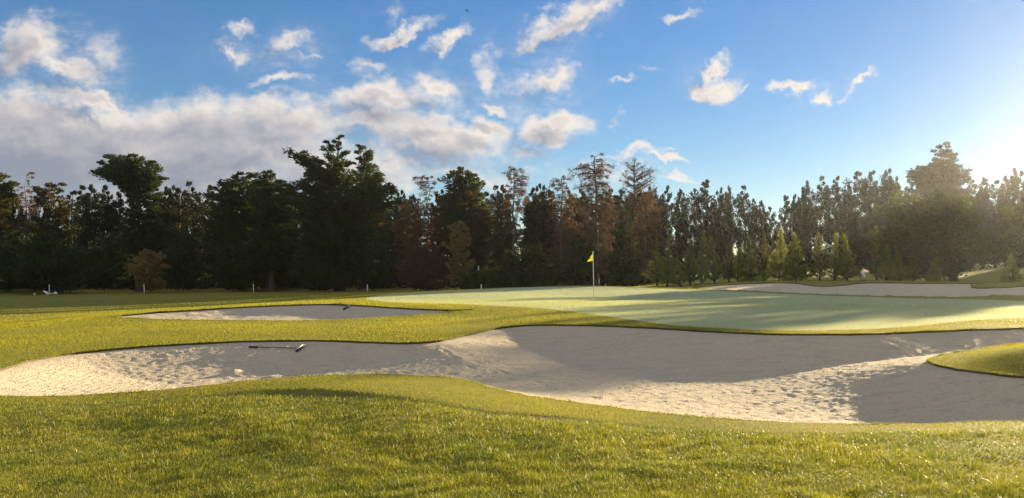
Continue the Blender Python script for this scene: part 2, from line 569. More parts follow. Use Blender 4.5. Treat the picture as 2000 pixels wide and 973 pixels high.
def offset_loop(L, d):
    """grow a loop outwards by d"""
    t = np.roll(L, -1, 0) - np.roll(L, 1, 0)
    n = np.stack([t[:, 1], -t[:, 0]], -1) / (np.linalg.norm(t, axis=1)[:, None] + 1e-9)
    area = .5 * np.sum(L[:, 0] * np.roll(L[:, 1], -1) - np.roll(L[:, 0], -1) * L[:, 1])
    return L + n * (d if area > 0 else -d)


def cdt(points, loops):
    vs = [Vector((float(a), float(b))) for a, b in points]
    es = []
    for L in loops:
        o = len(vs)
        vs += [Vector((float(a), float(b))) for a, b in L]
        es += [(o + i, o + (i + 1) % len(L)) for i in range(len(L))]
    v, e, f, *_ = delaunay_2d_cdt(vs, es, [], 0, 1e-5)
    V = np.array([(a.x, a.y) for a in v])
    Fc = np.array([t for t in f if len(t) == 3])
    a, b, c = V[Fc[:, 0]], V[Fc[:, 1]], V[Fc[:, 2]]
    ar = (b[:, 0] - a[:, 0]) * (c[:, 1] - a[:, 1]) - (b[:, 1] - a[:, 1]) * (c[:, 0] - a[:, 0])
    Fc[ar < 0] = Fc[ar < 0][:, ::-1]
    return V, Fc[np.abs(ar) > 1e-9]


def polar(th0, th1, dth, r0, r1, k):
    th = np.radians(np.arange(th0, th1, dth))
    r = np.exp(np.arange(math.log(r0), math.log(r1), k))
    T, Rr = np.meshgrid(th, r)
    T = T + R0.uniform(-.3, .3, T.shape) * math.radians(dth)
    Rr = Rr * (1 + R0.uniform(-.3, .3, Rr.shape) * k)
    return np.stack([np.sin(T) * Rr, np.cos(T) * Rr], -1).reshape(-1, 2)


pts = np.vstack([polar(-42, 42, .36, 3.6, 75, .0125), polar(-45, 45, 1.0, 75, 1400, .04),
                 polar(45, 315, 6, 3.6, 1400, .12), polar(-42, 42, 3, .4, 3.6, .2), polar(42, 318, 12, .4, 3.6, .3)])
V2, T2 = cdt(pts, [LOOP['main'], LOOP['second'], LOOP['far'], LOOP['green']])
cen = V2[T2].mean(1)
inb = in_poly(cen[:, 0], cen[:, 1], LOOP['main']) | in_poly(cen[:, 0], cen[:, 1], LOOP['second']) | in_poly(cen[:, 0], cen[:, 1], LOOP['far'])
ing = in_poly(cen[:, 0], cen[:, 1], LOOP['green']) & ~inb
Zg = Gz(V2[:, 0], V2[:, 1])


def compact(V, F):
    u, inv = np.unique(F, return_inverse=True)
    return V[u], inv.reshape(F.shape)


# ------------------------------------------------------------------ ground materials
def grass_ground(name, ca, cb, cc, bump=.6, fine=260., sheen=.0, rough=.75):
    m, b, out = new_mat(name)
    tcn = b.n('ShaderNodeTexCoord')
    P = tcn.outputs['Object']
    n1 = b.noise(P, .9, 5, .6)
    n2 = b.noise(b.v('MULTIPLY', P, (1, .55, 1)), 9.0, 6, .7)
    n3 = b.noise(P, fine, 3, .7)
    c = b.mix(b.ss(n2, .3, .7), ca, cb)
    c = b.mix(b.m('MULTIPLY', b.ss(n1, .4, .75), .6), c, cc)
    at = b.n('ShaderNodeAttribute', attribute_name='soil')
    nso = b.noise(P, 11, 6, .7)
    c = b.mix(b.m('MULTIPLY', b.ss(nso, .45, .6), at.outputs['Fac']), c, (.10, .065, .04))
    bs = b.n('ShaderNodeBsdfPrincipled')
    b.put(bs.inputs['Base Color'], c)
    bs.inputs['Roughness'].default_value = rough
    bs.inputs['Specular IOR Level'].default_value = .08
    if sheen:
        bs.inputs['Sheen Weight'].default_value = sheen
        bs.inputs['Sheen Roughness'].default_value = .45
        bs.inputs['Sheen Tint'].default_value = (.85, .95, .75, 1)
    bm = b.n('ShaderNodeBump')
    bm.inputs['Strength'].default_value = bump
    bm.inputs['Distance'].default_value = .02
    b.put(bm.inputs['Height'], b.m('ADD', b.m('MULTIPLY', n3, .6), b.m('MULTIPLY', n2, 1.0)))
    b.put(bs.inputs['Normal'], bm.outputs[0])
    b.put(out.inputs[0], bs.outputs[0])
    return m


M_turf = grass_ground('turf', (.11, .12, .018), (.21, .195, .028), (.24, .205, .035), .8)
M_green = grass_ground('green_turf', (.30, .34, .19), (.36, .39, .215), (.32, .36, .20), .55, 320., rough=.7)
M_lip = simple_mat('turf_edge', (.070, .056, .028), .9, var=.6, scale=25, bump=.8)


def sand_mat(name):
    m, b, out = new_mat(name)
    tcn = b.n('ShaderNodeTexCoord')
    P = tcn.outputs['Object']
    n1 = b.noise(P, 1.2, 5, .6)
    n2 = b.noise(P, 14, 6, .75)
    n3 = b.noise(P, 120, 4, .7)
    n4 = b.ss(b.noise(P, 34, 3, .6), .35, .68)
    c = b.mix(n1, (.45, .375, .255), (.545, .46, .32))
    c = b.mix(b.ss(n3, .35, .75), c, (.58, .50, .375))
    c = b.mix(b.m('MULTIPLY', b.ss(b.noise(P, 19, 7, .78), .50, .66), .62), c, (.24, .20, .145))
    c = b.mix(b.m('MULTIPLY', b.ss(b.noise(b.v('MULTIPLY', P, (.5, 1.6, 1)), 3.2, 6, .7), .48, .70), .45), c, (.30, .255, .19))
    at = b.n('ShaderNodeAttribute', attribute_name='soil')
    c = b.mix(b.m('MULTIPLY', b.ss(n2, .50, .64), at.outputs['Fac']), c, (.22, .18, .12))
    # rake grooves: across the face under the rim, and along the contour at the left end
    ga = b.n('ShaderNodeAttribute', attribute_name='rim_s').outputs['Fac']
    gd = b.n('ShaderNodeAttribute', attribute_name='rim_d').outputs['Fac']
    wob = b.m('MULTIPLY', b.m('SUBTRACT', b.noise(P, 1.6, 3, .5), .5), .5)
    sx = b.n('ShaderNodeSeparateXYZ')
    b.put(sx.inputs[0], P)
    g1_ = b.m('SINE', b.m('MULTIPLY', b.m('ADD', ga, wob), 62.0))
    g2_ = b.m('SINE', b.m('MULTIPLY', b.m('ADD', gd, b.m('MULTIPLY', wob, .8)), 46.0))
    g3_ = b.m('SINE', b.m('ADD', b.m('MULTIPLY', sx.outputs[0], 30.0), b.m('ADD', b.m('MULTIPLY', sx.outputs[1], 34.0), b.m('MULTIPLY', wob, 60.0))))
    face = b.ss(gd, .75, .35)
    r = b.m('ADD', b.m('MULTIPLY', g1_, b.m('MULTIPLY', face, b.ss(sx.outputs[0], -3.5, -2.0, .35, .8))), b.m('MULTIPLY', g2_, b.m('MULTIPLY', b.ss(sx.outputs[0], -4.8, -6.4), b.ss(gd, .3, .6))))
    r = b.m('ADD', r, b.m('MULTIPLY', g3_, b.m('MULTIPLY', b.ss(b.noise(P, .5, 2, .5), .5, .6), .30)))
    r = b.m('MULTIPLY', r, .55)
    h = b.m('ADD', b.m('ADD', b.m('MULTIPLY', n2, .5), b.m('MULTIPLY', n4, .6)), b.m('ADD', b.m('MULTIPLY', n3, .25), b.m('MULTIPLY', r, .34)))
    bm = b.n('ShaderNodeBump')
    bm.inputs['Strength'].default_value = .9
    bm.inputs['Distance'].default_value = .018
    b.put(bm.inputs['Height'], h)
    bs = b.n('ShaderNodeBsdfPrincipled')
    b.put(bs.inputs['Base Color'], c)
    bs.inputs['Roughness'].default_value = .95
    bs.inputs['Specular IOR Level'].default_value = .15
    b.put(bs.inputs['Normal'], bm.outputs[0])
    b.put(out.inputs[0], bs.outputs[0])
    return m


M_sand = sand_mat('sand')

# ------------------------------------------------------------------ ground sheet with turf lips
LIP = {'main': .042, 'second': .05, 'far': .06}


def soil_attr(me, vals):
    a = me.attributes.new('soil', 'FLOAT', 'POINT')
    a.data.foreach_set('value', np.asarray(vals, np.float32))


def build_ground():
    V3 = np.column_stack([V2, Zg])
    Vg, Fg = compact(V3, T2[~inb & ~ing])
    n0 = len(Vg)
    Vs, Fl = [Vg], []
    off = n0
    for k in ('main', 'second', 'far'):
        L = LOOP[k]
        zt = Gz(L[:, 0], L[:, 1])
        # lips fade out where the far bunker meets the green
        d = np.full(len(L), LIP[k])
        if k == 'far':
            d = np.where(zt < .5, .04, LIP[k])
        sl_ = np.cumsum(np.r_[0, np.hypot(*np.diff(L, axis=0).T)])
        d = d * (.75 + .35 * np.sin(sl_ * 2.3 + 1) * np.sin(sl_ * .9) + .25 * np.sin(sl_ * 9.1) + .2 * np.sin(sl_ * 17.3 + 2))
        Lo = offset_loop(L, .05)
        a = np.column_stack([L, zt])
        b = np.column_stack([L, zt - .012 - .5 * d])
        c = np.column_stack([Lo, zt - LIP[k] - .05 - d * 0])
        n = len(L)
        Vs += [a, b, c]
        i = np.arange(n)
        j = (i + 1) % n
        Fl.append(np.stack([off + i, off + j, off + n + j, off + n + i], 1))
        Fl.append(np.stack([off + n + i, off + n + j, off + 2 * n + j, off + 2 * n + i], 1))
        off += 3 * n
    V = np.vstack(Vs)
    Fl = np.vstack(Fl)
    me = np_mesh('ground', V, [Fg, Fl], [M_turf, M_lip], True, np.r_[np.zeros(len(Fg), int), np.ones(len(Fl), int)])
    s, h = rough_signed(V[:, 0], V[:, 1])
    px = CX + F_PX * V[:, 0] / np.maximum(V[:, 1], .5)
    soil = np.exp(-((s - .12) / .16) ** 2) * (sstep(880, 960, px) * (1 - sstep(1080, 1180, px)) * 1.0 + .7 * sstep(580, 620, px) * (1 - sstep(690, 730, px))
                                            + .5 * sstep(1180, 1210, px) * (1 - sstep(1330, 1360, px)))
    soil *= (V[:, 1] > 1) & (np.hypot(V[:, 0], V[:, 1]) < 14)
    soil_attr(me, soil)
    tag(obj('ground', me), kind='structure')
    Vp, Fp = compact(V3, T2[ing])
    mp = np_mesh('putting_green', Vp, [Fp], [M_green])
    soil_attr(mp, np.zeros(len(Vp)))
    tag(obj('putting_green', mp), kind='structure')


build_ground()

# ------------------------------------------------------------------ bunkers
BUNK = {'main': (.46, 2.0, .058), 'second': (.26, 1.5, .16), 'far': (.10, 1.5, .35)}
SANDS = {}
# heaps and pits left in the sand: (px, py, height, radius)
LUMPS = [(460, 729, .065, .13), (565, 707, .07, .15), (535, 737, .04, .13), (630, 712, .03, .22), (860, 690, .02, .25), (905, 704, .04, .18), (640, 700, .02, .3)]


_g = np.random.default_rng(5)
PRINTS = []      # footprints and dents: x, y, heading, depth
for (x0, y0, x1, y1, n) in [(-7.6, 11.5, -3.0, 14.4, 16), (-5.2, 12.2, -1.0, 14.8, 14), (-2.6, 15.2, .8, 13.2, 10), (-1.5, 16.5, 2.0, 12.0, 10), (2.0, 10.8, 6.0, 12.6, 12), (3.5, 9.6, 5.6, 15.5, 12), (-6.5, 14.6, -4.2, 12.0, 9)]:
    hd = math.atan2(y1 - y0, x1 - x0)
    for i in range(n):
        t = (i + .5) / n
        sd = .11 if i % 2 else -.11
        PRINTS.append((x0 + (x1 - x0) * t - math.sin(hd) * sd + _g.normal(0, .06), y0 + (y1 - y0) * t + math.cos(hd) * sd + _g.normal(0, .06), hd + _g.normal(0, .15), _g.uniform(.010, .020)))
for i in range(70):
    PRINTS.append((_g.uniform(-7.5, 7), _g.uniform(9.5, 16.5), _g.uniform(0, 3.1), _g.uniform(.005, .014)))


def sand_z(k, x, y):
    D, w, _ = BUNK[k]
    L = LOOP[k]
    d, _, _ = seg_dist(x, y, L)
    inside = in_poly(x, y, L)
    d = np.where(inside, d, 0)
    lip = LIP[k] * np.ones(len(x))
    z = G0(x, y)
    if k == 'far':
        lip = np.where(z < .45, .03, LIP[k])
    z = z - lip - D * (1 - np.exp(-(d / w) ** 1.4 * 1.6))
    e = sstep(0, .35, d)
    if k != 'far':
        z = z + e * (.006 * np.sin(1.3 * x + .9 * y) + .004 * np.sin(-1.1 * x + 1.9 * y + 1) + .0012 * np.sin(9 * x + 6 * y + 2 * np.sin(3 * y)) + .0012 * np.sin(-7.5 * x + 11 * y + 2 * np.sin(4 * x)))
        z = z + e * np.abs(R0.normal(0, .008, len(x))) * (1 if k == 'main' else 1.6)
    if k == 'main':
        for (fx, fy, hd, dp) in PRINTS:
            m = (np.abs(x - fx) < .6) & (np.abs(y - fy) < .6)
            if not m.any():
                continue
            u = ((x[m] - fx) * math.cos(hd) + (y[m] - fy) * math.sin(hd)) / .15
            v = (-(x[m] - fx) * math.sin(hd) + (y[m] - fy) * math.cos(hd)) / .065
            q = u * u + v * v
            z[m] += dp * (-np.exp(-q) + .55 * np.exp(-(q - 2.2) ** 2)) * e[m]
        for (cx, d0, h, r) in LUMP_XY:
            q = ((x - cx) / r) ** 2 + ((y - d0) / (r * 1.2)) ** 2
            z = z + h * np.exp(-q) * (1 + .3 * np.sin(23 * x) * np.sin(19 * y))
    return z


def sand_hit(k, px, py):
    """point where the line of sight through a photo pixel meets the sand"""
    D = np.linspace(7, 60, 1600)
    X = (px - CX) / F_PX * D
    inside = in_poly(X, D, LOOP[k])
    z = sand_z(k, X, D)
    ray = EYE - (py - HY) / F_PX * D
    hit = np.nonzero(inside & (ray <= z))[0]
    i = hit[0]
    return np.array([X[i], D[i], z[i]])


LUMP_XY = []
LUMP_XY = [(*sand_hit('main', px, py)[:2], h, r) for (px, py, h, r) in LUMPS]


def build_bunkers():
    for k in ('main', 'second', 'far'):
        L = LOOP[k]
        sp = BUNK[k][2]
        Lo = offset_loop(L, .09)
        x0, y0 = Lo.min(0)
        x1, y1 = Lo.max(0)
        gx, gy = np.meshgrid(np.arange(x0, x1, sp), np.arange(y0, y1, sp))
        gx = gx.ravel() + R0.uniform(-.3, .3, gx.size) * sp
        gy = gy.ravel() + R0.uniform(-.3, .3, gy.size) * sp
        dd, _, _ = seg_dist(gx, gy, L)
        keep = in_poly(gx, gy, L) & (dd > sp * .5)
        P = np.column_stack([gx[keep], gy[keep]])
        V, T = cdt(P, [L, Lo])
        c = V[T].mean(1)
        T = T[in_poly(c[:, 0], c[:, 1], Lo)]
        z = sand_z(k, V[:, 0], V[:, 1])
        Vc, Tc = compact(np.column_stack([V, z]), T)
        me = np_mesh('bunker_sand', Vc, [Tc], [M_sand])
        px = CX + F_PX * Vc[:, 0] / Vc[:, 1]
        py = HY + F_PX * (EYE - Vc[:, 2]) / Vc[:, 1]
        so_ = np.zeros(len(Vc))
        if k == 'main':
            so_ = np.exp(-((px - 120) / 60) ** 2 - ((py - 715) / 16) ** 2) * .9 + np.exp(-((px - 140) / 40) ** 2 - ((py - 694) / 5) ** 2) * .9
        soil_attr(me, np.clip(so_, 0, 1))
        dd, si, st = seg_dist(Vc[:, 0], Vc[:, 1], L)
        seg = np.hypot(*(np.roll(L, -1, 0) - L).T)
        cs = np.r_[0, np.cumsum(seg)[:-1]]
        for nm, val in (('rim_s', cs[si] + st * seg[si]), ('rim_d', dd)):
            at_ = me.attributes.new(nm, 'FLOAT', 'POINT')
            at_.data.foreach_set('value', val.astype(np.float32))
        tag(obj('bunker_sand', me), kind='structure')


build_bunkers()


# ================================================================== grass blades
def fast_grid():
    th = np.radians(np.linspace(-42, 42, 420))
    lr = np.linspace(math.log(3.0), math.log(80), 520)
    T, Lr = np.meshgrid(th, lr)
    r = np.exp(Lr)
    z = Gz((np.sin(T) * r).ravel(), (np.cos(T) * r).ravel()).reshape(T.shape)
    return th, lr, z


TH, LR, ZG = fast_grid()


def Gfast(x, y):
    t = (np.arctan2(x, y) - TH[0]) / (TH[1] - TH[0])
    l = (np.log(np.hypot(x, y)) - LR[0]) / (LR[1] - LR[0])
    t = np.clip(t, 0, len(TH) - 1.001)
    l = np.clip(l, 0, len(LR) - 1.001)
    ti, li = t.astype(int), l.astype(int)
    a, b = t - ti, l - li
    return (ZG[li, ti] * (1 - a) * (1 - b) + ZG[li, ti + 1] * a * (1 - b) + ZG[li + 1, ti] * (1 - a) * b + ZG[li + 1, ti + 1] * a * b)


def blade_mat(name, c1, c2, c3, trans=.45, spec=.30):
    m, b, out = new_mat(name)
    geo = b.n('ShaderNodeNewGeometry')
    tcn = b.n('ShaderNodeTexCoord')
    nz = b.noise(tcn.outputs['Object'], .8, 4, .6)
    nz2 = b.noise(tcn.outputs['Object'], 5, 4, .6)
    rnd = geo.outputs['Random Per Island']
    c = b.mix(b.m('ADD', b.m('MULTIPLY', rnd, .5), b.m('MULTIPLY', b.ss(nz, .35, .65), .5)), c1, c2)
    c = b.mix(b.m('MULTIPLY', b.ss(rnd, .72, 1.0), b.ss(nz2, .35, .65)), c, c3)
    bs = b.n('ShaderNodeBsdfPrincipled')
    b.put(bs.inputs['Base Color'], c)
    bs.inputs['Roughness'].default_value = .45
    bs.inputs['Specular IOR Level'].default_value = spec
    tr = b.n('ShaderNodeBsdfTranslucent')
    b.put(tr.inputs['Color'], b.mix(1.0, c, (1.35, 1.25, .5), 'MULTIPLY'))
    mx = b.n('ShaderNodeMixShader')
    mx.inputs[0].default_value = trans
    b.put(mx.inputs[1], bs.outputs[0])
    b.put(mx.inputs[2], tr.outputs[0])
    b.put(out.inputs[0], mx.outputs[0])
    return m


M_blade = blade_mat('grass_blades', (.075, .12, .014), (.25, .25, .030), (.40, .35, .10))
M_gblade = blade_mat('green_blades', (.36, .40, .235), (.41, .44, .26), (.43, .45, .26), .35, .05)
M_short = blade_mat('mown_blades', (.16, .185, .020), (.28, .26, .030), (.32, .28, .045), .45, .08)


def blades(name, x, y, h, w, mat, bend, seed, lean=.35):
    g = np.random.default_rng(seed)
    n = len(x)
    z = Gfast(x, y) - .004
    az = g.uniform(0, 2 * math.pi, n)
    ln = np.abs(g.normal(0, lean, n)) + .05
    dx, dy = np.cos(az) * ln, np.sin(az) * ln
    fa = g.uniform(0, 2 * math.pi, n)
    sx, sy = np.cos(fa) * w * .5, np.sin(fa) * w * .5
    B = np.stack([x, y, z], -1)
    S = np.stack([sx, sy, np.zeros(n)], -1)
    D = np.stack([dx, dy, np.ones(n)], -1)
    D /= np.linalg.norm(D, axis=1)[:, None]
    if bend:
        M = B + D * (h * .55)[:, None]
        D2 = D + np.stack([dx, dy, -.25 * np.ones(n)], -1) * 1.1
        D2 /= np.linalg.norm(D2, axis=1)[:, None]
        Tp = M + D2 * (h * .5)[:, None]
        V = np.stack([B - S, B + S, M + S * .75, M - S * .75, Tp], 1).reshape(-1, 3)
        i = np.arange(n)[:, None] * 5
        me = np_mesh(name, V, [np.hstack([i + 3, i + 2, i + 4]), np.hstack([i, i + 1, i + 2, i + 3])], [mat])
    else:
        V = np.stack([B - S, B + S, B + D * h[:, None]], 1).reshape(-1, 3)
        i = np.arange(n)[:, None] * 3
        me = np_mesh(name, V, [np.hstack([i, i + 1, i + 2])], [mat])
    o = obj(name, me)
    return tag(o, kind='stuff')


def sample_view(n, r0, r1, g, power=1.0):
    th = np.radians(g.uniform(-36.5, 36.5, n))
    u = g.random(n)
    if power == 1.0:
        r = 1 / (1 / r0 + u * (1 / r1 - 1 / r0))
    else:
        r = np.exp(math.log(r0) + u * (math.log(r1) - math.log(r0)))
    return np.sin(th) * r, np.cos(th) * r


def grow_grass():
    g = np.random.default_rng(11)
    # rough in front: tufty, longer
    x, y = sample_view(560000, 4.3, 12.5, g)
    s, _ = rough_signed(x, y)
    k = (s > .03) & ~in_poly(x, y, LOOP['main'])
    x, y, s = x[k], y[k], s[k]
    tuft = .5 + .5 * np.sin(2.1 * x + 1.3 * np.sin(1.7 * y)) * np.sin(2.6 * y + np.sin(2.3 * x))
    cl = np.sin(7 * x + 3 * np.sin(5 * y)) * np.sin(8 * y + 2 * np.sin(6 * x))
    h = (.022 + .018 * tuft + .024 * np.clip(cl, 0, 1)) * g.uniform(.5, 1.35, len(x)) * np.where(g.random(len(x)) < .04, 1.8, 1)
    h *= sstep(-.05, .35, s) * .5 + .5
    # thin where the soil shows
    pxs = CX + F_PX * x / y
    bare = np.exp(-((s - .12) / .13) ** 2) * ((pxs > 900) & (pxs < 1150) | (pxs > 600) & (pxs < 710))
    k = g.random(len(x)) > bare * .75
    r = np.hypot(x, y)
    blades('grass', x[k], y[k], h[k], np.maximum(.0026, .00048 * r[k]) * g.uniform(.7, 1.3, k.sum()), M_blade, True, 21, .6)
    # mown collar and fairway
    x0, y0 = sample_view(330000, 6.5, 13, g)
    x1, y1 = sample_view(560000, 12.5, 34, g)
    x2, y2 = sample_view(200000, 28, 80, g)
    x, y = np.r_[x0, x1, x2], np.r_[y0, y1, y2]
    s, _ = rough_signed(x, y)
    k = (s < .05) | (np.hypot(x, y) > 13.5)
    ingr = in_poly(x, y, LOOP['green'])
    for q in ('main', 'second', 'far'):
        k &= ~in_poly(x, y, LOOP[q])
    r = np.hypot(x, y)
    a = k & ~ingr
    h = (.012 + .0006 * r[a]) * g.uniform(.6, 1.4, a.sum()) * (1 + .3 * np.sin(1.1 * x[a] + .6 * y[a]) * np.sin(.7 * y[a] - .4 * x[a]))
    blades('grass', x[a], y[a], h, np.maximum(.003, .00055 * r[a]), M_short, False, 22, .5)
    a = in_poly(x, y, LOOP['green']) & ~in_poly(x, y, LOOP['far']) & ~in_poly(x, y, LOOP['main'])
    blades('grass', x[a], y[a], (.005 + .0004 * r[a]) * g.uniform(.7, 1.3, a.sum()), np.maximum(.004, .0007 * r[a]), M_gblade, False, 23, .5)
    # longer blades hanging over the turf lips
    X, Y = [], []
    for q in ('main', 'second', 'far'):
        L = LOOP[q]
        Ln = np.roll(L, -1, 0)
        seg = np.hypot(*(Ln - L).T)
        for i in range(len(L)):
            m = g.poisson(seg[i] * (230 if q == 'main' else 130 if q == 'second' else 50))
            t = g.random(m)[:, None]
            p = L[i] * (1 - t) + Ln[i] * t
            X.append(p[:, 0]); Y.append(p[:, 1])
    L = np.column_stack([np.concatenate(X), np.concatenate(Y)])
    L += g.normal(0, .012, L.shape)
    r = np.hypot(*L.T)
    clump = .6 + .5 * np.sin(L[:, 0] * 5 + 2 * np.sin(L[:, 1] * 3)) * np.sin(L[:, 1] * 4 + L[:, 0])
    blades('grass', L[:, 0], L[:, 1], (.016 + .0012 * r) * g.uniform(.5, 1.7, len(L)) * clump, np.maximum(.004, .0008 * r), M_short, True, 24, .9)


grow_grass()


# ================================================================== trees
M_bark = simple_mat('bark', (.085, .062, .045), .9, var=.45, scale=6, bump=.7)
M_bark_pale = simple_mat('pale_bark', (.20, .16, .115), .85, var=.35, scale=6, bump=.6)
M_cyp = leaf_mat('cypress_leaves', (.026, .042, .014), (.055, .074, .022), .22, patch_scale=.3)
M_cypw = leaf_mat('browning_cypress_leaves', (.035, .05, .018), (.075, .085, .028), .25, patch=(.09, .065, .03), patch_scale=.45)
M_cas = leaf_mat('sheoak_leaves', (.014, .019, .008), (.030, .036, .013), .10, patch_scale=.5)
M_young = leaf_mat('young_pine_needles', (.13, .17, .034), (.23, .25, .06), .45, patch_scale=.8)
M_young2 = leaf_mat('young_pine_needles', (.10, .125, .03), (.19, .19, .055), .40, patch_scale=.8)
M_brown = leaf_mat('dead_brown_needles', (.075, .05, .034), (.13, .085, .055), .30, patch_scale=.5)
M_rust = leaf_mat('rust_needles', (.075, .044, .024), (.14, .072, .038), .30, patch_scale=.5)
M_twig = leaf_mat('bare_twigs', (.07, .05, .038), (.15, .10, .065), .15, patch=(.10, .055, .03), patch_scale=.6)
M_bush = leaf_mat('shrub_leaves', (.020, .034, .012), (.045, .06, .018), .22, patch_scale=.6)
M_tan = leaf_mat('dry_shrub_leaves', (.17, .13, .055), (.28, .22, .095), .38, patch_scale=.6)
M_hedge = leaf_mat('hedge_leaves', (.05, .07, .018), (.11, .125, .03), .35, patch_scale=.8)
M_broad = leaf_mat('broad_leaves', (.035, .046, .014), (.075, .088, .026), .34, patch_scale=.5)

KINDS = {
    # n limbs, rise, tip lift, clump radius, flatness, leaves per clump, leaf length, leaf width, outward, up, random, clump step, keep
    'cypress': dict(n=165, rise=.28, lift=.10, cr=.95, flat=.45, lpc=52, L=.50, W=.20, out=1.0, up=.25, rnd=.75, step=.75),
    'cedar': dict(n=150, rise=.42, lift=.16, cr=.80, flat=.55, lpc=54, L=.56, W=.16, out=1.1, up=.25, rnd=.6, step=.7, lob=.28),
    'dead': dict(n=60, rise=.10, lift=-.22, cr=.60, flat=.8, lpc=26, L=.50, W=.065, out=.6, up=-.5, rnd=.8, step=.55, twig=True),
    'bare': dict(n=46, rise=.55, lift=.0, cr=.55, flat=.8, lpc=11, L=.34, W=.09, out=.6, up=.2, rnd=1.0, step=.7, twig=True),
    'brown': dict(n=120, rise=.22, lift=-.12, cr=.8, flat=.6, lpc=30, L=.45, W=.07, out=.7, up=-.2, rnd=.9, step=.7),
    'row': dict(n=112, rise=.85, lift=.05, cr=.66, flat=1.75, lpc=66, L=.46, W=.18, out=.4, up=1.0, rnd=.8, step=1.0, lob=.3),
    'row2': dict(n=80, rise=.7, lift=.05, cr=.92, flat=1.05, lpc=72, L=.44, W=.18, out=.5, up=.7, rnd=.8, step=1.0, lob=.34),
    'young': dict(n=58, rise=.5, lift=.22, cr=.17, flat=.8, lpc=17, L=.44, W=.05, out=.8, up=.75, rnd=.45, step=.24, lob=.35),
    'broad': dict(n=90, rise=.55, lift=.0, cr=1.15, flat=.62, lpc=95, L=.30, W=.17, out=.6, up=.2, rnd=1.0, step=1.5, lob=.38),
    'bush': dict(n=90, rise=.8, lift=.0, cr=.55, flat=.75, lpc=48, L=.24, W=.11, out=.5, up=.4, rnd=1.0, step=.55),
}


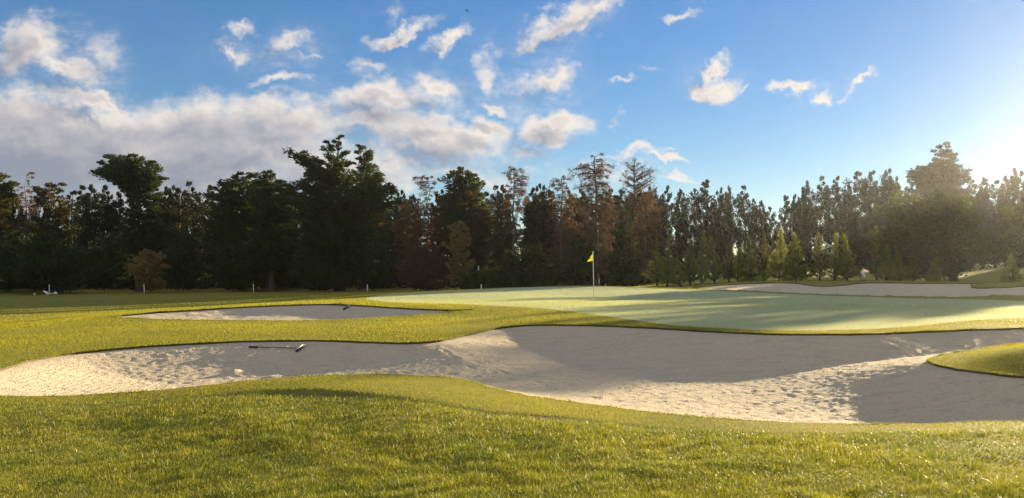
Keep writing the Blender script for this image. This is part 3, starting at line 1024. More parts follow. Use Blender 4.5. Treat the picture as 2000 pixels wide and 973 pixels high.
def tree_geo(outline, kind, seed, trunk_r, H=None, base_frac=.12, density=1.0, lean=(0, 0), stems=1, bare_limbs=False, fine=1.0):
    """outline: rows of (height, reach to -x, reach to +x) in metres, highest first. Returns trunk mesh data and crown arrays"""
    g = np.random.default_rng(seed)
    K = dict(KINDS[kind])
    O = np.array(sorted(outline), float)
    hs, rl, rr = O[:, 0], O[:, 1], O[:, 2]
    H = H or hs[-1]
    wood = Geo()
    tz = np.linspace(0, H * .97, 9)
    wob = H * .012
    tx = lean[0] * (tz / H) ** 1.5 + g.normal(0, wob, 9) * (tz / H)
    ty = lean[1] * (tz / H) ** 1.5 + g.normal(0, wob, 9) * (tz / H)
    tr = trunk_r * (1 - .93 * (tz / H)) + .012
    tr[0] *= 1.35
    TP = np.stack([tx, ty, tz], -1)
    TP[0, 2] = -.15

    def trunk_at(h):
        return np.array([np.interp(h, tz, tx), np.interp(h, tz, ty), h])
    wood.tube(TP, tr, 8)
    h_lo = max(hs[0], base_frac * H)
    n = int(K['n'] * density)
    # more limbs where the crown is wide
    hh = np.linspace(h_lo, H, 60)
    wdt = np.interp(hh, hs, (rl + rr) / 2) + .25
    cdf = np.cumsum(wdt)
    cdf = (cdf - cdf[0]) / (cdf[-1] - cdf[0])
    C, CR, OD = [], [], []
    a0 = g.uniform(0, 6.28)
    ph = np.r_[g.uniform(0, 6.28, 3), g.uniform(.5, 1.6, 3)]
    for i in range(n):
        h = np.interp((i + g.uniform(0, 1)) / n, cdf, hh)
        az = a0 + i * 2.39996 + g.normal(0, .3)
        ca, sa = math.cos(az), math.sin(az)
        left, right = np.interp(h, hs, rl), np.interp(h, hs, rr)
        # right >= 0 side when looking along +y; reach may even be negative (crown wholly on one side)
        mid, half = (right - left) / 2, max(.15, (right + left) / 2)
        R = half * g.uniform(.60, 1.04)
        R *= 1 + K.get('lob', .16) * (math.sin(2 * az + ph[0] + h * ph[3]) * .6 + math.sin(3 * az + ph[1] - h * ph[4]) * .6 + math.sin(h * ph[5] * 2.2 + ph[2]) * .7)
        ax = np.array([mid + ca * R, sa * R * .85 , h])
        rad = math.hypot(ax[0], ax[1])
        if kind in ('broad', 'bush') and g.random() < .35:
            ax[:2] *= g.uniform(.3, .9)
            rad = math.hypot(ax[0], ax[1])
        tb = trunk_at(max(.05 * H, min(.96 * H, h - rad * K['rise'])))
        tipz = h + rad * K['lift'] * g.uniform(.3, 1.2)
        tip = np.array([ax[0] + np.interp(h, tz, tx), ax[1] + np.interp(h, tz, ty), min(tipz, H - rad * (2.6 if kind == 'young' else 0))])
        ctl = (tb + tip) / 2 + np.array([0, 0, rad * (.12 if K['lift'] < 0 else -.05)]) + g.normal(0, .05 * rad + .02, 3)
        t = np.linspace(0, 1, 6)[:, None]
        B = (1 - t)**2 * tb + 2 * t * (1 - t) * ctl + t**2 * tip
        ll = np.linalg.norm(tip - tb)
        if ll > .5:
            lr = (.012 * ll + .012) * (1.25 if K.get('twig') else 1)
            wood.tube(B, np.linspace(lr * 1.4, lr * .35, 6), 4, cap=False)
            if K.get('twig'):
                for q in range(int(2 + ll * 1.6)):
                    u = g.uniform(.25, 1)
                    p = (1 - u)**2 * tb + 2 * u * (1 - u) * ctl + u**2 * tip
                    dv = (tip - tb) / ll * .5 + g.normal(0, .5, 3) + np.array([0, 0, K['up'] * .7])
                    dl = g.uniform(.4, 1.0) * min(1.3, .3 + ll * .35)
                    p2 = p + dv * dl
                    wood.tube(np.array([p, (p + p2) / 2 + g.normal(0, .05, 3), p2]), np.array([.022, .014, .008]), 3, cap=False)
        nc = max(1, int(ll / K['step'] * g.uniform(.7, 1.1)))
        for q in range(nc):
            u = 1 - (q + g.uniform(0, .6)) / (nc + .3) * .85
            p = (1 - u)**2 * tb + 2 * u * (1 - u) * ctl + u**2 * tip
            c = K['cr'] * g.uniform(.55, 1.15) * min(1, .28 + ll * .30)
            C.append(p + g.normal(0, .12 * c, 3))
            CR.append(c)
            od = np.array([p[0] - tx[4] * .5, p[1] - ty[4] * .5, 0])
            OD.append(od / (np.linalg.norm(od) + .15))
    if kind == 'young':                 # the leading shoot
        for h in np.arange(.70, 1.0, .035) * H:
            C.append(trunk_at(h)); CR.append(.06 + .22 * (1 - h / H)); OD.append(np.zeros(3))
    C, CR, OD = np.array(C), np.array(CR), np.array(OD)
    k = int(K['lpc'] * fine)
    N = len(C) * k
    u = g.normal(0, 1, (N, 3))
    u /= np.linalg.norm(u, axis=1)[:, None]
    u *= (g.random(N) ** .45)[:, None]
    u[:, 2] *= K['flat']
    p = np.repeat(C, k, 0) + u * np.repeat(CR, k)[:, None]
    keep = p[:, 2] > .05
    p = p[keep]
    od = np.repeat(OD, k, 0)[keep]
    d = od * K['out'] + u[keep] * .6 + np.array([0, 0, K['up']]) + g.normal(0, K['rnd'] * .6, p.shape)
    d /= np.linalg.norm(d, axis=1)[:, None]
    side = np.cross(d, g.normal(0, 1, p.shape))
    side /= np.linalg.norm(side, axis=1)[:, None]
    L = K['L'] * g.uniform(.6, 1.3, len(p)) / math.sqrt(fine)
    W = K['W'] * g.uniform(.6, 1.3, len(p)) / math.sqrt(fine)
    a = p - d * (L * .5)[:, None]
    b = p + side * (W * .5)[:, None]
    c = p + d * (L * .5)[:, None]
    e = p - side * (W * .5)[:, None]
    V = np.stack([a, b, c, e], 1).reshape(-1, 3)
    F = np.arange(len(p))[:, None] * 4 + np.arange(4)[None]
    return wood, V, F


def px_outline(rows, base_px, d, z0):
    """rows of (py, left px, right px) traced in the photo -> metres about the trunk"""
    s = d / F_PX
    return [(EYE - (py - HY) * s - z0, (base_px - a) * s, (b - base_px) * s) for py, a, b in rows]


def add_tree(name, label, cat, kind, mat, base_px, d, rows, trunk=.28, bark=None, seed=None, group=None, **kw):
    if base_px < 960:
        d = d * 1.12        # the left end of the wood stands farther off
    x = (base_px - CX) / F_PX * d
    z0 = float(Gz(x, d)[0])
    out = px_outline(rows, base_px, d, z0)
    wood, V, F = tree_geo(out, kind, seed if seed is not None else abs(int(base_px * 7 + d)) + 1, trunk, **kw)
    root = empty(name, (x, d, z0), 0, label, cat, group)
    bush = cat in ('bush', 'hedge')
    obj('stem' if bush else 'trunk', wood.mesh('stem' if bush else 'trunk', [bark or M_bark]), root)
    obj('crown', np_mesh('crown', V, [F], [mat], smooth=False), root)
    return root


# ---- the large single trees, traced one by one
add_tree('cypress_tree', 'green cypress cut off by the left edge of the view', 'tree', 'cypress', M_cypw, -15, 92,
         [(345, -25, 12), (355, -40, 34), (375, -60, 32), (400, -70, 18), (440, -70, 16), (480, -70, 12), (540, -60, 16)], .35)
add_tree('dead_tree', 'bare spindly dead tree with a hooked top near the left edge', 'tree', 'dead', M_twig, 52, 97,
         [(331, 58, 70), (340, 50, 70), (355, 46, 68), (372, 38, 72), (395, 28, 78), (420, 25, 82), (450, 20, 88), (500, 20, 90)], .2, M_bark_pale, density=1.1)
add_tree('cypress_tree', 'ragged cypress with pale bare limbs showing, right of the hook-topped dead tree', 'tree', 'cypress', M_cypw, 104, 94,
         [(358, 84, 120), (366, 72, 122), (380, 74, 114), (398, 74, 120), (412, 92, 143), (428, 82, 136), (446, 60, 132), (480, 30, 132), (530, 30, 130)], .3, M_bark_pale, density=.85)
add_tree('umbrella_cypress', 'tall flat-topped dark cypress whose crown overhangs to the left', 'tree', 'cypress', M_cyp, 272, 90,
         [(304, 250, 284), (311, 222, 290), (320, 198, 310), (332, 184, 315), (342, 198, 315), (352, 205, 314), (365, 232, 312), (380, 240, 310), (392, 244, 310),
          (430, 236, 318), (460, 238, 330), (490, 245, 328), (530, 250, 322)], .45, density=1.25)
add_tree('cypress_tree', 'broad dark round-topped cypress left of the tallest cedar', 'tree', 'cypress', M_cyp, 475, 92,
         [(337, 462, 502), (344, 446, 512), (354, 432, 522), (368, 424, 526), (390, 416, 530), (430, 408, 540), (480, 405, 548), (545, 402, 555)], .45, density=1.35)
add_tree('cypress_tree', 'dark cypress with a pointed crown wedged against the tallest cedar', 'tree', 'cypress', M_cyp, 530, 88,
         [(334, 517, 534), (344, 506, 546), (356, 500, 556), (370, 496, 566), (400, 490, 572), (450, 490, 580), (520, 490, 585)], .4, density=1.1)
add_tree('cedar_tree', 'tallest dark cedar with wide ragged layered arms', 'tree', 'cedar', M_cyp, 664, 86,
         [(264, 650, 681), (272, 646, 678), (279, 628, 676), (286, 640, 684), (296, 634, 684), (306, 602, 690), (311, 556, 690), (330, 566, 700), (345, 560, 722), (356, 570, 768),
          (366, 566, 772), (385, 562, 762), (400, 560, 772), (440, 555, 755), (480, 560, 742), (530, 565, 735)], .6, density=1.5)
add_tree('cedar_tree', 'slim cedar leader with drooping tips rising behind the tallest cedar', 'tree', 'cedar', M_cypw, 704, 93,
         [(280, 698, 716), (288, 692, 718), (300, 690, 730), (309, 692, 734), (322, 692, 736), (336, 690, 744), (350, 690, 752), (400, 690, 760), (500, 690, 750)], .3, density=.8)
add_tree('dead_tree', 'reddish sparse flat-topped tree above the rusty brown thicket', 'tree', 'dead', M_rust, 834, 92,
         [(340, 815, 848), (347, 806, 856), (356, 804, 858), (366, 806, 850), (378, 815, 842), (400, 822, 846), (440, 825, 846), (500, 822, 848)], .18, density=.9)
add_tree('brown_thicket_tree', 'bushy rust brown dying tree right of the tallest cedar', 'tree', 'brown', M_rust, 812, 89,
         [(386, 796, 824), (400, 778, 850), (430, 766, 868), (480, 768, 882), (545, 772, 900)], .3, density=1.2)
add_tree('cypress_tree', 'dark dome-topped cypress browning on its right flank, beside the rusty thicket', 'tree', 'cypress', M_cypw, 906, 91,
         [(329, 894, 918), (338, 882, 930), (348, 876, 942), (362, 872, 946), (380, 860, 950), (405, 850, 956), (440, 850, 966), (480, 862, 962), (530, 870, 950)], .42, density=1.3)
add_tree('dying_cypress', 'olive drooping cypress with a thin pale bare trunk, behind the low hedge', 'tree', 'brown', M_cypw, 950, 95,
         [(395, 936, 962), (420, 930, 968), (450, 932, 975), (475, 934, 982), (500, 938, 978), (520, 944, 968)], .14, M_bark_pale, density=.55)
add_tree('dying_cypress', 'thin reddish umbrella-topped dying tree with a long bare trunk', 'tree', 'dead', M_rust, 1004, 92,
         [(323, 994, 1020), (332, 986, 1030), (343, 982, 1034), (355, 992, 1038), (366, 990, 1038), (380, 976, 1032), (400, 980, 1026), (430, 984, 1022), (460, 990, 1014)], .22, M_bark, density=1.2, base_frac=.3)
add_tree('dying_cypress', 'brown rounded drooping dead tree left of the tallest drooping one', 'tree', 'dead', M_brown, 1096, 91,
         [(342, 1080, 1112), (350, 1072, 1116), (362, 1068, 1120), (390, 1068, 1128), (430, 1072, 1130), (480, 1072, 1135), (540, 1070, 1140)], .28, density=1.8)
add_tree('dying_cypress', 'tallest of the brown dead trees, with tiered drooping branches and a pointed top', 'tree', 'dead', M_twig, 1164, 89,
         [(298, 1162, 1176), (306, 1156, 1188), (314, 1148, 1196), (322, 1124, 1206), (328, 1114, 1210), (340, 1126, 1196), (352, 1122, 1200), (368, 1130, 1206), (400, 1130, 1208), (460, 1130, 1210), (530, 1135, 1210)], .34, density=2.0)
add_tree('leafless_tree', 'open-branched leafless brown tree at the right end of the dead trees', 'tree', 'bare', M_brown, 1240, 88,
         [(308, 1226, 1246), (318, 1214, 1262), (327, 1212, 1284), (338, 1210, 1284), (352, 1212, 1282), (370, 1212, 1284), (400, 1212, 1290)], .26, density=1.7, base_frac=.4)
add_tree('brown_thicket_tree', 'brown twiggy dying tree below the open-branched leafless one', 'tree', 'brown', M_brown, 1258, 86,
         [(388, 1225, 1285), (410, 1215, 1296), (450, 1212, 1304), (500, 1222, 1296), (545, 1228, 1290)], .22, density=.9)
add_tree('cypress_tree', 'very tall dark cone-topped tree standing behind the broad leafy tree', 'tree', 'cypress', M_cas, 1838, 112,
         [(279, 1842, 1856), (288, 1830, 1856), (298, 1824, 1858), (312, 1814, 1866), (322, 1798, 1868), (334, 1782, 1872), (343, 1782, 1886), (352, 1786, 1886), (366, 1788, 1884), (385, 1790, 1885),
          (420, 1790, 1880), (480, 1800, 1880)], .5, density=1.4)
add_tree('broadleaf_tree', 'broad spreading leafy tree with a short leaning trunk behind the far bunker', 'tree', 'broad', M_broad, 1862, 68,
         [(376, 1812, 1850), (388, 1775, 1890), (405, 1752, 1925), (425, 1735, 1945), (450, 1712, 1950), (475, 1700, 1948), (498, 1695, 1938), (515, 1705, 1905)], .34, density=2.2, lean=(-1.0, 0), base_frac=.2)
add_tree('broadleaf_tree', 'tall leafy tree cut off by the right edge of the view', 'tree', 'broad', M_broad, 2010, 80,
         [(400, 1985, 2040), (420, 1968, 2060), (450, 1955, 2070), (490, 1950, 2070), (515, 1962, 2060)], .3, density=1.2)
add_tree('broadleaf_tree', 'dark broadleaf tree with a leaning grey trunk at the left edge of the wood', 'tree', 'broad', M_bush, 118, 84,
         [(455, 70, 110), (470, 40, 160), (490, 25, 185), (520, 22, 195), (540, 30, 180), (555, 60, 150)], .3, density=1.4, lean=(-1.6, 0), bark=M_bark, base_frac=.1)

for px, d, rows, lab in [(1125, 104, [(386, 1112, 1140), (400, 1098, 1156), (430, 1092, 1162), (500, 1090, 1165)], 'dense dark tree half hidden behind the rounded drooping dead tree'),
                         (1186, 106, [(380, 1172, 1200), (396, 1160, 1214), (430, 1152, 1222), (500, 1150, 1222)], 'dense dark tree half hidden behind the tallest of the dead trees'),
                         (1246, 105, [(378, 1232, 1262), (396, 1218, 1276), (430, 1212, 1284), (500, 1212, 1284)], 'dense dark tree half hidden behind the open-branched leafless tree'),
                         (1052, 106, [(392, 1040, 1066), (405, 1026, 1080), (440, 1022, 1086), (500, 1022, 1086)], 'dense dark tree between the umbrella-topped dying tree and the rounded dead one')]:
    add_tree('dark_tree', lab, 'tree', 'cypress', M_cas, px, d, rows, .3)

# ---- shrubs and undergrowth along the wood: (label, material, px, distance, rows)
BUSHES = [
    ('dark green bush between the leaning trunk and the flat-topped cypress', M_bush, 205, 89, [(455, 190, 225), (480, 165, 245), (520, 160, 255), (555, 165, 250)]),
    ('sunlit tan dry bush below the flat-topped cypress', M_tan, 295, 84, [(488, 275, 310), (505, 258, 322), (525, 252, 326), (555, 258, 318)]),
    ('dark bush right of the sunlit tan bush', M_bush, 358, 87, [(450, 340, 385), (480, 322, 400), (520, 318, 408), (556, 325, 405)]),
    ('dark bush under the broad round-topped cypress', M_bush, 455, 86, [(470, 430, 480), (500, 412, 500), (530, 408, 505), (558, 415, 500)]),
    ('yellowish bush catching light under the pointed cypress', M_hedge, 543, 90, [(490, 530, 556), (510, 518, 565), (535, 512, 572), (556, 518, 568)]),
    ('low dark bush below the tallest cedar', M_bush, 625, 84, [(505, 590, 660), (525, 578, 680), (558, 580, 680)]),
    ('rounded dark bush right of the foot of the tallest cedar', M_bush, 728, 83, [(462, 705, 745), (490, 690, 775), (525, 685, 785), (558, 692, 780)]),
    ('brown twiggy bush below the rusty thicket', M_brown, 820, 82, [(480, 790, 850), (510, 772, 872), (540, 770, 878), (560, 778, 872)]),
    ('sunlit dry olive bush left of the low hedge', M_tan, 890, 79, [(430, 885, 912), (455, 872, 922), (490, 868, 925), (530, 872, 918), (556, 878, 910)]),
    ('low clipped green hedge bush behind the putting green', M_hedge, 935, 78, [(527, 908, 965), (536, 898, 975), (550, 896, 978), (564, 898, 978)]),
    ('large rounded dark bush right of the low hedge bush', M_bush, 1030, 80, [(474, 1010, 1055), (488, 985, 1078), (515, 972, 1092), (545, 970, 1098), (562, 975, 1095)]),
    ('dark bush behind the yellow flag', M_bush, 1128, 82, [(462, 1110, 1150), (490, 1092, 1165), (530, 1088, 1172), (560, 1092, 1170)]),
    ('dark green rounded bush right of the yellow flag', M_bush, 1222, 80, [(405, 1205, 1235), (430, 1192, 1245), (470, 1195, 1250), (505, 1180, 1262), (540, 1182, 1268), (558, 1188, 1262)]),
    ('dark bush at the far left edge of the wood', M_bush, 10, 86, [(450, -20, 35), (490, -40, 50), (530, -50, 60), (556, -45, 55)]),
    ('dark gap-filling bush behind the sunlit tan bush', M_bush, 255, 95, [(430, 235, 280), (470, 215, 300), (520, 205, 310), (556, 210, 305)]),
    ('dark bush deep in the wood behind the pointed cypress', M_bush, 560, 97, [(440, 540, 590), (480, 520, 610), (530, 515, 620), (556, 520, 615)]),
    ('shaded bush deep in the wood behind the slim cedar leader', M_bush, 745, 98, [(400, 730, 768), (440, 715, 790), (500, 705, 800), (556, 710, 795)]),
    ('shaded bush deep in the wood behind the thin reddish umbrella-topped tree', M_bush, 985, 99, [(430, 965, 1010), (470, 950, 1030), (520, 945, 1040), (556, 950, 1035)]),
    ('shaded bush deep in the wood behind the tallest dead tree', M_bush, 1170, 98, [(420, 1150, 1195), (460, 1130, 1215), (510, 1125, 1225), (556, 1130, 1220)]),
    ('dark bush just beyond the left edge of the view', M_bush, -75, 88, [(440, -100, -50), (480, -130, -25), (530, -135, -20), (556, -130, -25)]),
    ('dark bush well beyond the left edge of the view', M_bush, -190, 90, [(430, -220, -160), (480, -250, -135), (530, -255, -130), (556, -250, -135)]),
    ('farthest dark bush beyond the left edge of the view', M_bush, -330, 92, [(430, -370, -290), (480, -410, -260), (530, -415, -255), (556, -410, -260)]),
    ('low dark bush beside the dark broadleaf tree with the leaning trunk', M_bush, 68, 90, [(480, 50, 90), (510, 35, 105), (556, 38, 100)]),
]
for i, (lab, mat, px, d, rows) in enumerate(BUSHES):
    add_tree('bush', lab, 'bush', 'bush', mat, px, d, rows, .06, seed=500 + i, density=1.15, base_frac=.02, group='shrubs along the edge of the wood')

# ---- young feathery pines behind the far bunker: (px, top py, half width px, base py, distance)
YOUNG = [(1284, 466, 22, 555, 66), (1303, 460, 21, 556, 63), (1328, 505, 14, 556, 62), (1348, 468, 18, 555, 64), (1370, 453, 18, 555, 62), (1396, 464, 17, 555, 63),
         (1424, 476, 14, 554, 64), (1441, 484, 12, 551, 68), (1466, 458, 28, 550, 66), (1493, 456, 18, 549, 67), (1522, 448, 24, 549, 66), (1556, 455, 26, 549, 65),
         (1601, 455, 17, 548, 65), (1630, 457, 17, 548, 66), (1655, 459, 22, 549, 66), (1712, 442, 20, 550, 72), (1730, 478, 16, 551, 66), (1757, 490, 18, 551, 65), (1784, 492, 17, 551, 65),
         (1822, 505, 18, 553, 63), (1979, 498, 26, 549, 62)]
ORD = 'first second third fourth fifth sixth seventh eighth ninth tenth eleventh twelfth thirteenth fourteenth fifteenth sixteenth seventeenth eighteenth nineteenth twentieth'.split()
ORD += ['twenty-' + o for o in ORD[:9]] + ['thirtieth'] + ['thirty-' + o for o in ORD[:9]]
for i, (px, top, hw, base, d) in enumerate(YOUNG):
    rows = [(top, px - 2, px + 2), (top + (base - top) * .2, px - hw * .25, px + hw * .25), (top + (base - top) * .5, px - hw * .68, px + hw * .68),
            (top + (base - top) * .8, px - hw * 1.1, px + hw * 1.1), (top + (base - top) * .93, px - hw * .9, px + hw * .95)]
    look = 'feathery young pine' if hw < 20 else 'wide bushy young pine'
    lab = look + ', ' + ORD[i] + ' from the left in the row behind the far bunker'
    if px == 1979: lab = 'feathery young pine standing alone near the right edge of the view'
    if px == 1822: lab = 'small light young pine beside the trunk of the broad leafy tree'
    add_tree('young_pine', lab, 'tree', 'young', M_young if i % 3 else M_young2, px, d, rows, .075, seed=800 + i, density=(.85 + .35 * ((i * 5) % 4) / 3) * (1.0 if hw < 22 else 1.35), base_frac=.1, lean=(.25 * math.sin(i * 2.1), 0), group='young pines behind the far bunker')


# ---- tall slender trees of the back rows; a few kinds, copied
def row_variant(seed):
    g = np.random.default_rng(seed)
    H = 16.0
    w = g.uniform(2.3, 3.0)
    rows = []
    for f in np.linspace(.10, 1.0, 12):
        base = np.interp(f, [.1, .25, .5, .8, .93, 1.0], [1.1, 1.1, .95, .72, .42, .10])
        rows.append((f * H, w * base * g.uniform(.55, 1.25), w * base * g.uniform(.55, 1.25)))
    return tree_geo(rows, 'row' if seed % 2 else 'row2', seed, .24, base_frac=.08, density=g.uniform(.9, 1.2))


VAR = []
for s in range(7):
    wood, V, F = row_variant(900 + s)
    VAR.append((wood.mesh('trunk', [M_bark]), np_mesh('crown', V, [F], [M_cas], smooth=False)))


def place_row(px, top, d, label, group, var, wide=1.0, cat='tree'):
    x = (px - CX) / F_PX * d
    z = float(Gz(x, d)[0])
    H = EYE - (top - HY) / F_PX * d - z
    r = empty('slender_tree', (x, d, z), R0.uniform(0, 6.28), label, cat, group)
    s = H / 16.0
    r.scale = (s * wide, s * wide, s)
    for nm, me in zip(('trunk', 'crown'), VAR[var]):
        obj(nm, me, r)
    return r


ROW_R = [(1305, 362, 1.0), (1331, 370, .9), (1356, 366, .9), (1381, 348, 1.25), (1404, 368, .9), (1421, 365, .8), (1455, 366, 1.15), (1475, 388, .9), (1489, 392, .8), (1505, 402, .8), (1533, 378, 1.0), (1555, 381, .8),
         (1573, 355, .95), (1603, 348, 1.0), (1631, 344, 1.0), (1654, 362, .9), (1677, 332, 1.2), (1702, 329, 1.0), (1729, 332, 1.1), (1750, 347, 1.0), (1774, 352, .9),
         (1898, 345, 1.1), (1919, 348, .9), (1944, 350, 1.0), (1966, 340, 1.0), (1990, 330, 1.2), (2022, 338, 1.1), (2062, 338, 1.1), (2098, 334, 1.1), (2136, 332, 1.1)]
for i, (px, top, w) in enumerate(ROW_R):
    d = 118 + (i * 37 % 11)
    place_row(px, top, d, 'tall slender dark tree, ' + ORD[i] + ' from the left in the back row beyond the young pines', 'tall slender trees in the right back row', (i * 3) % 7, w * .88)
ROW_L = [(-430, 366), (-360, 360), (-300, 372), (-240, 362), (-190, 370), (-140, 360), (-95, 368), (-50, 362), (-5, 372), (28, 380), (78, 372), (140, 370), (160, 366), (181, 357), (201, 362), (226, 376), (322, 366), (337, 364), (352, 366), (367, 358), (386, 372), (406, 362), (436, 372), (505, 366), (560, 372), (600, 368), (640, 360), (690, 372),
         (758, 382), (783, 374), (806, 380), (860, 372), (950, 372), (966, 366), (984, 358), (1042, 366), (1056, 360), (1072, 372)]
for i, (px, top) in enumerate(ROW_L):
    d = 119 + (i * 29 % 13)
    place_row(px, top, d, 'tall slender tree at the back of the wood, ' + ORD[i] + ' from the left', 'tall slender trees at the back of the wood', (i * 5) % 7, 1.05)
ROW_F = [(1872, 412), (1896, 405), (1924, 410), (1950, 400), (1982, 405), (2020, 398), (2062, 402)]
for i, (px, top) in enumerate(ROW_F):
    place_row(px, top, 158 + i % 3, 'hazy slender tree far beyond the broad leafy tree, ' + ORD[i] + ' from the left in its rank', 'hazy far trees on the right', (i * 2 + 1) % 7, 1.3)
ROW_M = [(1112, 372), (1138, 366), (1190, 372), (1216, 368), (1268, 366), (1284, 380)]
for i, (px, top) in enumerate(ROW_M):
    place_row(px, top, 114 + i, 'tall slender tree showing between the dead trees, ' + ORD[i] + ' from the left', 'tall slender trees behind the dead ones', (i * 2) % 7, 1.0)
# ---- trees just beyond the right edge, between the sun and the bunker: (across-sun u, along-sun v, height)
for i, (u, v, vend) in enumerate([(-8.6, 112, 8.0), (-10.0, 117, 7), (-11.3, 111, 9), (-12.7, 116, 11.5), (-14.0, 113, 13.5), (-15.4, 117, 15.5), (-16.5, 113, 18), (-17.6, 117, 20)]):
    c, s = math.cos(SUN_AZ), math.sin(SUN_AZ)
    x, y = u * c + v * s, -u * s + v * c
    z = float(Gz(x, y)[0])
    H = (v - vend) * math.tan(SUN_EL) + 0.0 - z
    px = CX + F_PX * x / y
    top = HY - (H + z - EYE) / y * F_PX
    place_row(px, top, y, 'tall slender dark tree beyond the right edge of the view, ' + ORD[i] + ' of eight', 'tall trees beyond the right edge', i % 7, 1.15)


# ---- low undergrowth closing the foot of the wood
def build_undergrowth():
    g = np.random.default_rng(77)
    C, CR = [], []
    for px in np.arange(-420, 1300, 5.5):
        for d in ((99, 104, 109) if px > 960 else (110, 115, 120)):
            d2 = d + g.uniform(-2, 2)
            x = (px + g.uniform(-4, 4) - CX) / F_PX * d2
            z = float(Gfast(np.array([x * .75]), np.array([d2 * .75]))[0]) * 0 + float(Gz(x, d2)[0])
            top = g.uniform(.8, 2.6) + (d > 100) * g.uniform(0, 1.6)
            for q in range(3):
                C.append((x + g.normal(0, .3), d2 + g.normal(0, .3), z + top * (q + .4) / 3))
                CR.append(g.uniform(.5, .9))
    C, CR = np.array(C), np.array(CR)
    k = 26
    N = len(C) * k
    u = g.normal(0, 1, (N, 3))
    u /= np.linalg.norm(u, axis=1)[:, None]
    p = np.repeat(C, k, 0) + u * (np.repeat(CR, k) * g.random(N) ** .4)[:, None]
    d = u + np.array([0, 0, .4]) + g.normal(0, .6, p.shape)
    d /= np.linalg.norm(d, axis=1)[:, None]
    sd = np.cross(d, g.normal(0, 1, p.shape))
    sd /= np.linalg.norm(sd, axis=1)[:, None]
    L, W = g.uniform(.25, .5, N)[:, None], g.uniform(.1, .24, N)[:, None]
    V = np.stack([p - d * L / 2, p + sd * W / 2, p + d * L / 2, p - sd * W / 2], 1).reshape(-1, 3)
    tag(obj('undergrowth', np_mesh('undergrowth', V, [np.arange(N)[:, None] * 4 + np.arange(4)[None]], [M_bush], smooth=False)), kind='stuff')


build_undergrowth()

# ================================================================== small things
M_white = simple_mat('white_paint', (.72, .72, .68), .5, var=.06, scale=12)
M_pole = simple_mat('pole_fibreglass', (.55, .55, .52), .35, var=.05, scale=10)
M_yel = leaf_mat('yellow_cloth', (.70, .72, .03), (.76, .78, .04), .5)
M_pink = simple_mat('pale_pink_cloth', (.50, .34, .28), .8, var=.1, scale=9)
M_black = simple_mat('black_plastic', (.012, .012, .013), .4, var=.2, scale=30)
M_teal = simple_mat('teal_handle', (.02, .07, .075), .4, var=.15, scale=20)
M_dark = simple_mat('dark_timber', (.05, .04, .03), .8, var=.3, scale=15)
M_bleach = simple_mat('bleached_wood', (.78, .76, .70), .8, var=.2, scale=14, bump=.5)
M_birdm = simple_mat('dark_feathers', (.03, .032, .04), .7, var=.3, scale=30)


def ground_hit(px, py, lo=4.5, hi=110):
    D = np.linspace(lo, hi, 4000)
    X = (px - CX) / F_PX * D
    z = Gz(X, D)
    ray = EYE - (py - HY) / F_PX * D
    i = np.nonzero(ray <= z)[0]
    i = i[0] if len(i) else len(D) - 1
    return np.array([X[i], D[i], z[i]])


def pennant(P0, P1, P2, thick, wave, n=9):
    """cloth triangle P0-P1 on the pole, P2 the free tip, with folds and real thickness"""
    P0, P1, P2 = map(np.asarray, (P0, P1, P2))
    rows = []
    nrm = np.cross(P1 - P0, P2 - P0)
    nrm /= np.linalg.norm(nrm)
    m = 6
    for i in range(n + 1):
        u = i / n
        a, b = P0 * (1 - u) + P2 * u, P1 * (1 - u) + P2 * u
        b = b * .92 + a * .08 if i == n else b
        for j in range(m + 1):
            v = j / m
            rows.append(a * (1 - v) + b * v + nrm * wave * math.sin(u * 7 + v * 1.5) * u)
    R = np.array(rows)
    q = lambda i, j: i * (m + 1) + j
    F = np.array([[q(i, j), q(i + 1, j), q(i + 1, j + 1), q(i, j + 1)] for i in range(n) for j in range(m)])
    N = len(R)
    V = np.vstack([R + nrm * thick / 2, R - nrm * thick / 2])
    ring = [q(i, 0) for i in range(n + 1)] + [q(n, j) for j in range(1, m + 1)] + [q(i, m) for i in range(n - 1, -1, -1)] + [q(0, j) for j in range(m - 1, 0, -1)]
    S = np.array([[ring[k], ring[(k + 1) % len(ring)], ring[(k + 1) % len(ring)] + N, ring[k] + N] for k in range(len(ring))])
    return V, np.vstack([F, F[:, ::-1] + N, S]), nrm


